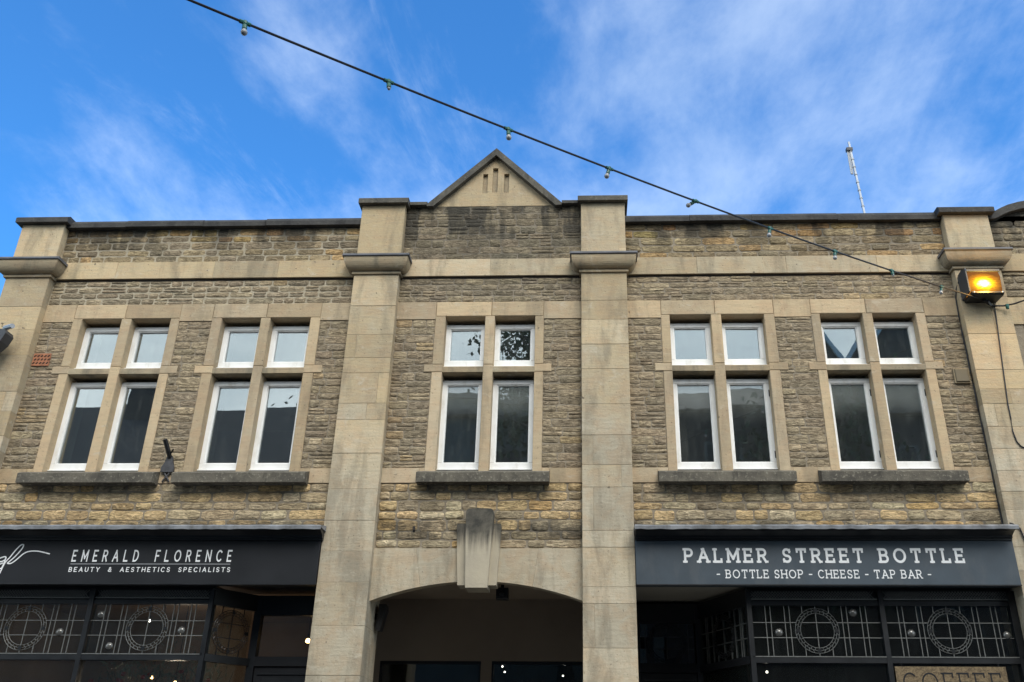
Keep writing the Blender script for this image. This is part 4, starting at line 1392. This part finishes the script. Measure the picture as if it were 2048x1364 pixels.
# slats of a display stand seen through the fanlight and the far wall's picture rail
part('wall_picture', 'red_bloom', S1, (-3.3, -3.22, 2.57, 2.6, 2.72, 2.80), (-3.4, -2.95, 2.56, 2.6, 2.50, 2.60))

# ------------------------------------------------------------------ neighbouring building on the right
NBD = thing('neighbouring_building', 'stone building beyond the right end pilaster with a swept curved coping', 'building', (6.5, 0.2, 0))
part('wall', 'mortar', NBD, (4.352, 9.0, 0.0, 0.4, ZL1, 7.12), (4.352, 4.62, 0.0, 0.4, 0.0, ZL1), (4.62, 9.0, 0.12, 0.4, 0.0, ZL1))
cur = [(4.352, 7.135), (4.42, 7.135), (4.46, 7.15), (4.52, 7.185), (4.60, 7.222), (4.72, 7.258), (4.86, 7.285), (5.05, 7.31), (5.4, 7.34), (5.9, 7.35), (9.0, 7.35)]
low_ = [(x, z - 0.09) for x, z in cur]
MB().prism_xz(low_ + cur[::-1], -0.075, 0.4).build('coping', 'coping_stone', NBD)
MB().prism_xz([(4.352, 7.0), (9.0, 7.0)] + [(x, z - 0.004) for x, z in low_[::-1]], 0.0, 0.38).build('parapet', 'mortar', NBD)
part('string_course', 'ashlar', NBD, (4.352, 9.0, -0.03, 0.0, ZB0, ZB1))
part('lintel_band', 'ashlar', NBD, (4.352, 9.0, -0.014, 0.0, 5.80, ZL1))
part('window_jamb', 'ashlar_dirty', NBD, (4.50, 4.63, -0.012, 0.13, 3.7, 5.799))
part('window_board', 'vent_cover', NBD, (4.632, 5.6, 0.05, 0.1, 3.7, 5.799))
n = 0
for zz0, zz1 in ((ZB1 + 0.004, 7.06), (ZL1 + 0.004, ZB0 - 0.01)):
    z = zz0
    while z < zz1 - 0.03:
        h = min(0.085, zz1 - z)
        x = 4.36
        while x < 5.3:
            L = random.uniform(0.14, 0.3)
            o = bpy.data.objects.new('stone', SHAPES[random.randrange(NV)][0])
            o.location = (x + L / 2, 0, z + h / 2)
            o.scale = (L - 0.01, 0.018, h - 0.008)
            o.color = pick('dark' if random.random() < 0.5 else 'upper') + (1,)
            link(o, bpy.data.objects[[c.name for c in NBD.children if c.name.startswith('wall')][0]])
            x += L
        z += h

# ------------------------------------------------------------------ fixtures on the wall
# terracotta air brick
AB = part('air_brick', 'terracotta', BL, (-5.775, -5.595, -0.016, 0.05, 5.395, 5.535))
hb_ = MB()
for r_ in range(3):
    for c_ in range(5):
        cx_, cz_ = -5.757 + 0.036 * c_ + (0.008 if r_ % 2 else 0), 5.425 + 0.04 * r_
        hb_.obar((cx_, -0.0165, cz_), (0.71, 0, 0.71), (-0.71, 0, 0.71), (0, 1, 0), 0.013, 0.0065, 0.002)
hb_.build('air_hole', 'hole_and_shadow', AB)
VC = MB().block(3.69, 3.825, -0.04, 0.02, 5.15, 5.292, 0.008).build('vent_cover', 'vent_cover', BL)
part('vent_rim', 'ashlar_dirty', VC, (3.682, 3.833, -0.028, 0.0, 5.142, 5.30))

IR = thing('iron_bracket', 'rusty dark iron sign bracket with a stub arm between the two left sills', 'bracket', (-4.1, -0.02, 4.13))
MB().prism_xz([(-4.165, 4.235), (-4.04, 4.235), (-4.035, 4.27), (-4.055, 4.33), (-4.075, 4.40), (-4.125, 4.40), (-4.135, 4.34), (-4.165, 4.28)], -0.045, -0.022).build('backplate', 'iron_worn', IR)
MB().tube([(-4.10, -0.03, 4.38), (-4.105, -0.09, 4.44), (-4.125, -0.16, 4.53)], 0.022, 8).build('stub_arm', 'iron', IR)
MB().tube([(-4.09, -0.06, 4.41), (-4.05, -0.10, 4.45)], 0.007, 5).build('hook', 'iron', IR)
for s_ in (-1, 1):
    MB().tube([(-4.10 + s_ * 0.03, -0.03, 4.235), (-4.10, -0.03, 4.19), (-4.10 - s_ * 0.035, -0.025, 4.14)], 0.009, 5).build('scroll', 'iron_worn', IR)

ST = tag(MB().tube([(-1.635, 0.0, 3.70), (-1.625, -0.05, 3.675), (-1.615, -0.09, 3.64)], 0.012, 7).build('pipe_stub', 'iron'), 'short black pipe stub poking from the wall left of the keystone', 'pipe')

# floodlight, lit
LX0, LX1 = 3.905, 4.215
FLD = thing('floodlight', 'lit amber wall floodlight in a dark housing under the capital of the right pilaster', 'lamp', (4.06, -0.1, 6.1))
MB().prism_yz([(-0.10, 6.02), (-0.10, 6.33), (-0.20, 6.335), (-0.305, 6.285), (-0.305, 6.262), (-0.13, 6.26), (-0.13, 6.02)], LX0 - 0.012, LX1 + 0.012).build('housing', 'housing', FLD)
part('side_cheek', 'housing', FLD, (LX0 - 0.022, LX0 - 0.010, -0.30, -0.10, 6.03, 6.30))
gl = MB().prism_yz([(-0.135, -0.125), (-0.135, 0.125), (0.01, 0.125), (0.035, 0.06), (0.02, -0.09), (-0.02, -0.125)], -0.15, 0.15)
gl.v = [(v[0], -v[1], v[2]) for v in gl.v]
glass = gl.build('amber_glass', 'amber_glow', FLD)
glass.matrix_parent_inverse = Matrix.Translation(-Vector(WLOC[FLD.name]))
glass.location = (4.065, -0.275, 6.137)
MB().prism_yz([(-0.10, 6.0), (-0.10, 6.03), (-0.30, 6.03), (-0.315, 6.005), (-0.29, 5.99)], LX0 + 0.0, LX1 + 0.005).build('lower_rim', 'black_plastic', FLD)
part('bolt', 'galvanised', FLD, (LX0 + 0.01, LX0 + 0.022, -0.322, -0.314, 6.005, 6.017), (LX1 - 0.02, LX1 - 0.008, -0.322, -0.314, 6.005, 6.017))

fl_l = bpy.data.lights.new('floodlight_light', 'POINT')
fl_l.energy = 12
fl_l.color = (1.0, 0.55, 0.12)
fl_l.shadow_soft_size = 0.06
flo = bpy.data.objects.new('floodlight_light', fl_l)
flo.location = (4.07, -0.36, 6.13)
link(flo)

FD2 = thing('unlit_floodlight', 'unlit black floodlight on a grey arm at the left edge', 'lamp', (-6.02, -0.1, 5.6))
MB().tube([(-6.1, -0.10, 5.70), (-5.99, -0.26, 5.715), (-5.885, -0.31, 5.712)], 0.026, 8).build('arm', 'grey_metal', FD2)
MB().prism_xz([(-6.2, 5.47), (-6.0, 5.46), (-5.945, 5.53), (-5.915, 5.62), (-5.93, 5.66), (-6.2, 5.69)], -0.34, -0.2).build('housing', 'housing', FD2)
MB().tube([(-6.1, -0.10, 5.5), (-6.05, -0.25, 5.47), (-5.97, -0.28, 5.46)], 0.018, 7).build('lower_arm', 'black_plastic', FD2)

# loudspeaker and camera in the passage
SPK = thing('loudspeaker', 'small black loudspeaker hung at the upper left inside the arch', 'speaker', (-1.95, 0.3, 2.93))
MB().prism_xz([(-1.975, 2.80), (-1.93, 2.79), (-1.885, 2.98), (-1.89, 3.03), (-1.955, 3.03)], 0.24, 0.36).build('cabinet', 'black_plastic', SPK)
MB().prism_xz([(-1.965, 2.815), (-1.935, 2.81), (-1.90, 2.975), (-1.945, 3.01)], 0.232, 0.24).build('grille', 'iron', SPK)
part('mount', 'iron', SPK, (-1.99, -1.955, 0.28, 0.32, 2.9, 2.95))
CM = thing('sensor_box', 'small black sensor box hanging under the arch right of the keystone', 'sensor', (-0.8, 0.3, 3.15))
MB().block(-0.86, -0.745, 0.26, 0.36, 3.085, 3.19, 0.006).build('case', 'black_plastic', CM)
MB().lathe((-0.80, 0.258, 3.135), [(0.03, 0.0), (0.026, -0.012), (0.004, -0.018)], 12, 'y').build('lens', 'iron', CM)
part('bracket', 'iron', CM, (-0.82, -0.79, 0.30, 0.33, 3.19, 3.245))

# ------------------------------------------------------------------ cables on the right pilaster
c1 = MB().tube([(3.905, -0.11, 6.27), (3.885, -0.108, 6.25), (3.866, -0.06, 6.19), (3.862, -0.015, 6.1)] + [(3.858 + random.uniform(-0.003, 0.003), -0.012, 6.1 - i * 0.2) for i in range(1, 13)] + [(3.86, -0.03, 3.70)], 0.007, 6)
tag(c1.build('lamp_cable', 'cable_black'), 'thin black cable running down the inner corner beside the right pilaster', 'cable')
c2 = MB().tube([(4.19, -0.115, 5.99), (4.19, -0.11, 5.90)] + [(4.19 - 0.028 * i, -0.108, 5.9 - 0.34 * i) for i in range(1, 4)] + [(4.105, -0.108, 4.75), (4.095, -0.108, 4.60), (4.11, -0.108, 4.50), (4.14, -0.108, 4.45), (4.20, -0.106, 4.42)], 0.006, 6)
tag(c2.build('wall_cable', 'cable_black'), 'black cable hanging down the front face of the right pilaster from the string lights', 'cable')
c3 = MB().tube([(3.84, -0.20, 3.685), (3.90, -0.12, 3.70), (3.96, -0.112, 3.66), (3.985, -0.112, 3.55), (4.00, -0.11, 3.40), (4.03, -0.11, 3.2), (4.05, -0.11, 2.4)], 0.007, 6)
tag(c3.build('shop_cable', 'cable_black'), 'black cable looping off the end of the bottle shop cornice', 'cable')

# ------------------------------------------------------------------ string lights across the street
SLT = thing('string_lights', 'black festoon cable with green sockets and unlit bulbs strung diagonally across the street', 'string lights', (4.04, -0.18, 6.0))
A0 = Vector((4.038, -0.18, 6.004))
AZM, SLP, KK = -0.8933, -0.1548, 0.00612


def cab(L):
    return A0 + Vector((math.sin(AZM) * L, -math.cos(AZM) * L, SLP * L + KK * L * L))


MB().tube([cab(i * 20.0 / 60) for i in range(61)], 0.0074, 6).build('cable', 'cable_black', SLT)
SP, S0 = 0.8433, 0.744
obs_tilt = [0.3, -0.2, 0.1, 0.25, 0.5, 0.35, -0.1, -0.15, -0.1]
for i in range(22):
    L = S0 + i * SP
    p = cab(L)
    tl = obs_tilt[i % 9] if i != 4 else 1.25
    rx = Matrix.Rotation(tl * 0.8, 3, 'Y')
    sk = MB()
    sk.lathe((0, 0, 0), [(0.012, 0.016), (0.017, 0.010), (0.017, -0.012), (0.013, -0.016), (0.0155, -0.022), (0.0165, -0.050), (0.0150, -0.054)], 10)
    d = (cab(L + 0.1) - cab(L - 0.1)).normalized()
    sk.v = [tuple(rx @ (Vector(v) * 0.85) + p) for v in sk.v]
    sk.tube([p - d * 0.03, p + d * 0.03], 0.0115, 8)
    so_ = sk.build('socket', 'green_plastic', SLT, False)
    bb = MB()
    r_ = 0.0215
    if i in (1, 7):
        prof = [(0.011, -0.052), (0.013, -0.062), (0.009, -0.071), (0.002, -0.074)]
    else:
        prof = [(0.012, -0.052), (0.015, -0.060)] + [(r_ * math.sin(a), -0.078 - r_ * -math.cos(a) * -1 if False else -0.078 + r_ * math.cos(a)) for a in [math.pi * k / 8 for k in range(2, 9)]]
        prof[-1] = (0.001, prof[-1][1])
    bb.lathe((0, 0, 0), prof, 12)
    bb.v = [tuple(rx @ (Vector(v) * 0.85) + p) for v in bb.v]
    bb.build('bulb', 'frosted_bulb', so_, True)
# clamp and eyebolt on the pilaster
cl_ = MB()
cl_.tube([(4.03, -0.18, 6.005), (4.07, -0.17, 5.985), (4.12, -0.15, 5.96), (4.19, -0.11, 5.95)], 0.010, 6)
cl_.tube([(4.05, -0.19, 5.985), (4.10, -0.19, 5.97)], 0.016, 6)
cl_.build('clamp', 'iron', SLT)
MB().tube([(4.085, -0.19, 6.0), (4.10, -0.185, 5.98), (4.13, -0.18, 5.93)], 0.009, 6).build('tension_strap', 'grey_metal', SLT)
SL2 = thing('string_lights', 'festoon cable leaving the right pilaster towards the neighbouring building', 'string lights', (4.19, -0.12, 5.95))
MB().tube([(4.19, -0.12, 5.955), (4.27, -0.14, 5.945), (4.36, -0.17, 5.95), (4.6, -0.3, 5.99), (5.4, -0.9, 6.1), (7.0, -2.0, 6.3)], 0.0085, 6).build('cable', 'cable_black', SL2)
MB().lathe((4.30, -0.15, 5.905), [(0.016, 0.05), (0.018, 0.02), (0.015, 0.0)], 8).build('socket', 'green_plastic', SL2)

# ------------------------------------------------------------------ roof aerial
AE = thing('roof_aerial', 'slim white mast aerial leaning above the parapet on the right', 'aerial', (3.68, 1.5, 6.42))
b0, b1 = Vector((3.70, 1.5, 6.42)), Vector((3.57, 1.5, 9.32))
MB().tube([b0, b1], 0.017, 8).build('mast', 'galvanised', AE)
for k in range(9):
    p = b0 + (b1 - b0) * (0.60 + 0.043 * k)
    MB().tube([p - (b1 - b0).normalized() * 0.006, p + (b1 - b0).normalized() * 0.006], 0.023, 8).build('mast_collar', 'grey_metal', AE)
part('head_bracket', 'iron_worn', AE, (3.52, 3.60, 1.47, 1.53, 9.17, 9.215))
MB().tube([(3.535, 1.5, 9.19), (3.538, 1.5, 8.80)], 0.011, 6).tube([(3.555, 1.5, 9.19), (3.560, 1.5, 8.80)], 0.008, 6).tube([(3.535, 1.5, 8.80), (3.562, 1.5, 8.80)], 0.009, 6).build('folded_dipole', 'grey_metal', AE)

# ------------------------------------------------------------------ the other side of the street (seen only mirrored in the panes)
def far_window(parent, x, y, z, wdt, h):
    f = part('window', 'far_wall', parent, (x - wdt / 2, x + wdt / 2, y - 0.02, y + 0.03, z, z + h))
    part('pane', 'black_board', f, (x - wdt / 2 + 0.07, x - 0.03, y + 0.03, y + 0.04, z + 0.07, z + h - 0.07), (x + 0.03, x + wdt / 2 - 0.07, y + 0.03, y + 0.04, z + 0.07, z + h - 0.07))


HA = thing('far_terrace', 'dark pitched-roof terrace across the street mirrored in the left windows', 'house', (-11, -15, 0))
part('wall', 'far_wall', HA, (-18, -6.2, -21, -13, 0, 8.1))
MB().prism_yz([(-12.7, 8.05), (-17.0, 11.72), (-21.3, 8.05)], -18.1, -6.1).build('roof', 'far_roof', HA)
ch = part('chimney', 'far_brick', HA, (-13.3, -12.45, -16.8, -15.9, 9.5, 12.2))
part('chimney_pot', 'far_brick', ch, (-13.2, -12.95, -16.5, -16.2, 12.2, 12.5), (-12.8, -12.55, -16.5, -16.2, 12.2, 12.5))
for x in (-16, -13.5, -11, -8.5):
    for z in (1.2, 4.8):
        far_window(HA, x, -13.0, z, 1.1, 1.7)
HB = thing('far_parapet_house', 'flat-parapet house across the street mirrored in the middle windows', 'house', (-2.2, -15, 0))
part('wall', 'far_wall', HB, (-6.1, 1.6, -20, -13, 0, 10.3))
part('parapet_coping', 'far_roof', HB, (-6.1, 1.6, -20.05, -12.9, 10.3, 10.42))
part('cornice', 'far_roof', HB, (-6.1, 1.6, -13.25, -12.75, 9.78, 9.9))
for x in (-4.6, -2.2, 0.2):
    for z in (1.2, 4.4, 7.4):
        far_window(HB, x, -13.0, z, 1.1, 1.7)
HC = thing('far_gabled_house', 'house with two steep pale-edged gables across the street mirrored in the right windows', 'house', (6.5, -15, 0))
part('wall', 'far_brick', HC, (1.7, 12.5, -20, -13, 0, 10.1))
MB().prism_yz([(-12.8, 10.05), (-16.5, 12.0), (-20.2, 10.05)], 1.65, 12.55).build('roof', 'far_roof', HC)
for gx, gh, gw in ((6.0, 12.5, 0.62), (8.35, 13.9, 1.55)):
    MB().prism_xz([(gx - gw, 10.0), (gx + gw, 10.0), (gx + gw, 11.4), (gx, gh), (gx - gw, 11.4)], -16.0, -12.98).build('gable', 'far_roof', HC)
    for s_ in (-1, 1):
        d = Vector((s_ * gw, 0, 11.4 - gh))
        l = d.length
        d.normalize()
        MB().obar(Vector((gx + s_ * gw / 2, -12.93, (gh + 11.4) / 2 + 0.03)), d, (d.z, 0, -d.x), (0, 1, 0), l / 2 + 0.05, 0.06, 0.04).build('bargeboard', 'plaster', HC)
for x in (3.2, 5.6, 8.2, 10.8):
    for z in (1.2, 4.6, 7.6):
        far_window(HC, x, -13.0, z, 1.0, 1.6)


def tree(label, x, y, top, spread, seed, n=2600):
    r = random.Random(seed)
    T_ = thing('street_tree', label, 'tree', (x, y, 0), 'trees behind the far houses')
    tk = MB()
    h0 = top * 0.55
    tk.tube([(x, y, 0), (x + 0.1, y, h0 * 0.5), (x, y + 0.1, h0), (x + 0.1, y, top * 0.9)], 0.2, 8, radii=[0.32, 0.24, 0.17, 0.03])
    tips = []
    for i in range(22):
        z0 = r.uniform(h0 * 0.75, top * 0.85)
        a = r.uniform(0, 6.283)
        l = spread * r.uniform(0.5, 1.0) * (1.15 - 0.55 * (z0 - h0 * 0.75) / (top - h0 * 0.75))
        e = Vector((x + math.cos(a) * l, y + math.sin(a) * l, min(top, z0 + l * r.uniform(0.25, 0.9))))
        mid = Vector((x, y, z0)).lerp(e, 0.5) + Vector((0, 0, 0.15))
        tk.tube([(x, y, z0), mid, e], 0.05, 5, radii=[0.07, 0.04, 0.01])
        tips += [mid, e, e]
    tk.build('trunk', 'bark', T_)
    cr = MB()
    for i in range(n):
        t = r.choice(tips)
        p = t + Vector((r.gauss(0, 0.42), r.gauss(0, 0.42), r.gauss(0, 0.36)))
        s_ = r.uniform(0.05, 0.12)
        e = Euler((r.uniform(0, 6.3), r.uniform(0, 6.3), r.uniform(0, 6.3))).to_matrix()
        k = [p + e @ Vector(v) for v in ((-s_, 0, 0), (0, s_ * 0.55, 0), (s_, 0, 0), (0, -s_ * 0.55, 0))]
        cr.add(k, [(0, 1, 2, 3)])
    tag(cr.build('crown', 'leaf', T_), kind='stuff')


tree('broad leafy tree on the far pavement mirrored in the middle lower panes', -0.6, -12.0, 10.7, 2.3, 11, 5200)
tree('second broad leafy tree on the far pavement mirrored in the right lower panes', 5.2, -12.0, 10.9, 2.4, 12, 5200)
tree('leafy tree behind the parapet house mirrored in the small central panes', -2.3, -17.5, 17.4, 2.1, 5, 4600)
tree('bare-topped tree behind the terrace roof mirrored in the second left window', -9.0, -19.5, 13.6, 1.8, 6, 1600)
tree('tree beside the terrace chimney mirrored in the first left window', -14.9, -19.0, 13.0, 1.3, 8, 1200)
tree('tree beside the gabled house mirrored in the far right panes', 10.6, -15.2, 13.2, 1.9, 9, 3000)
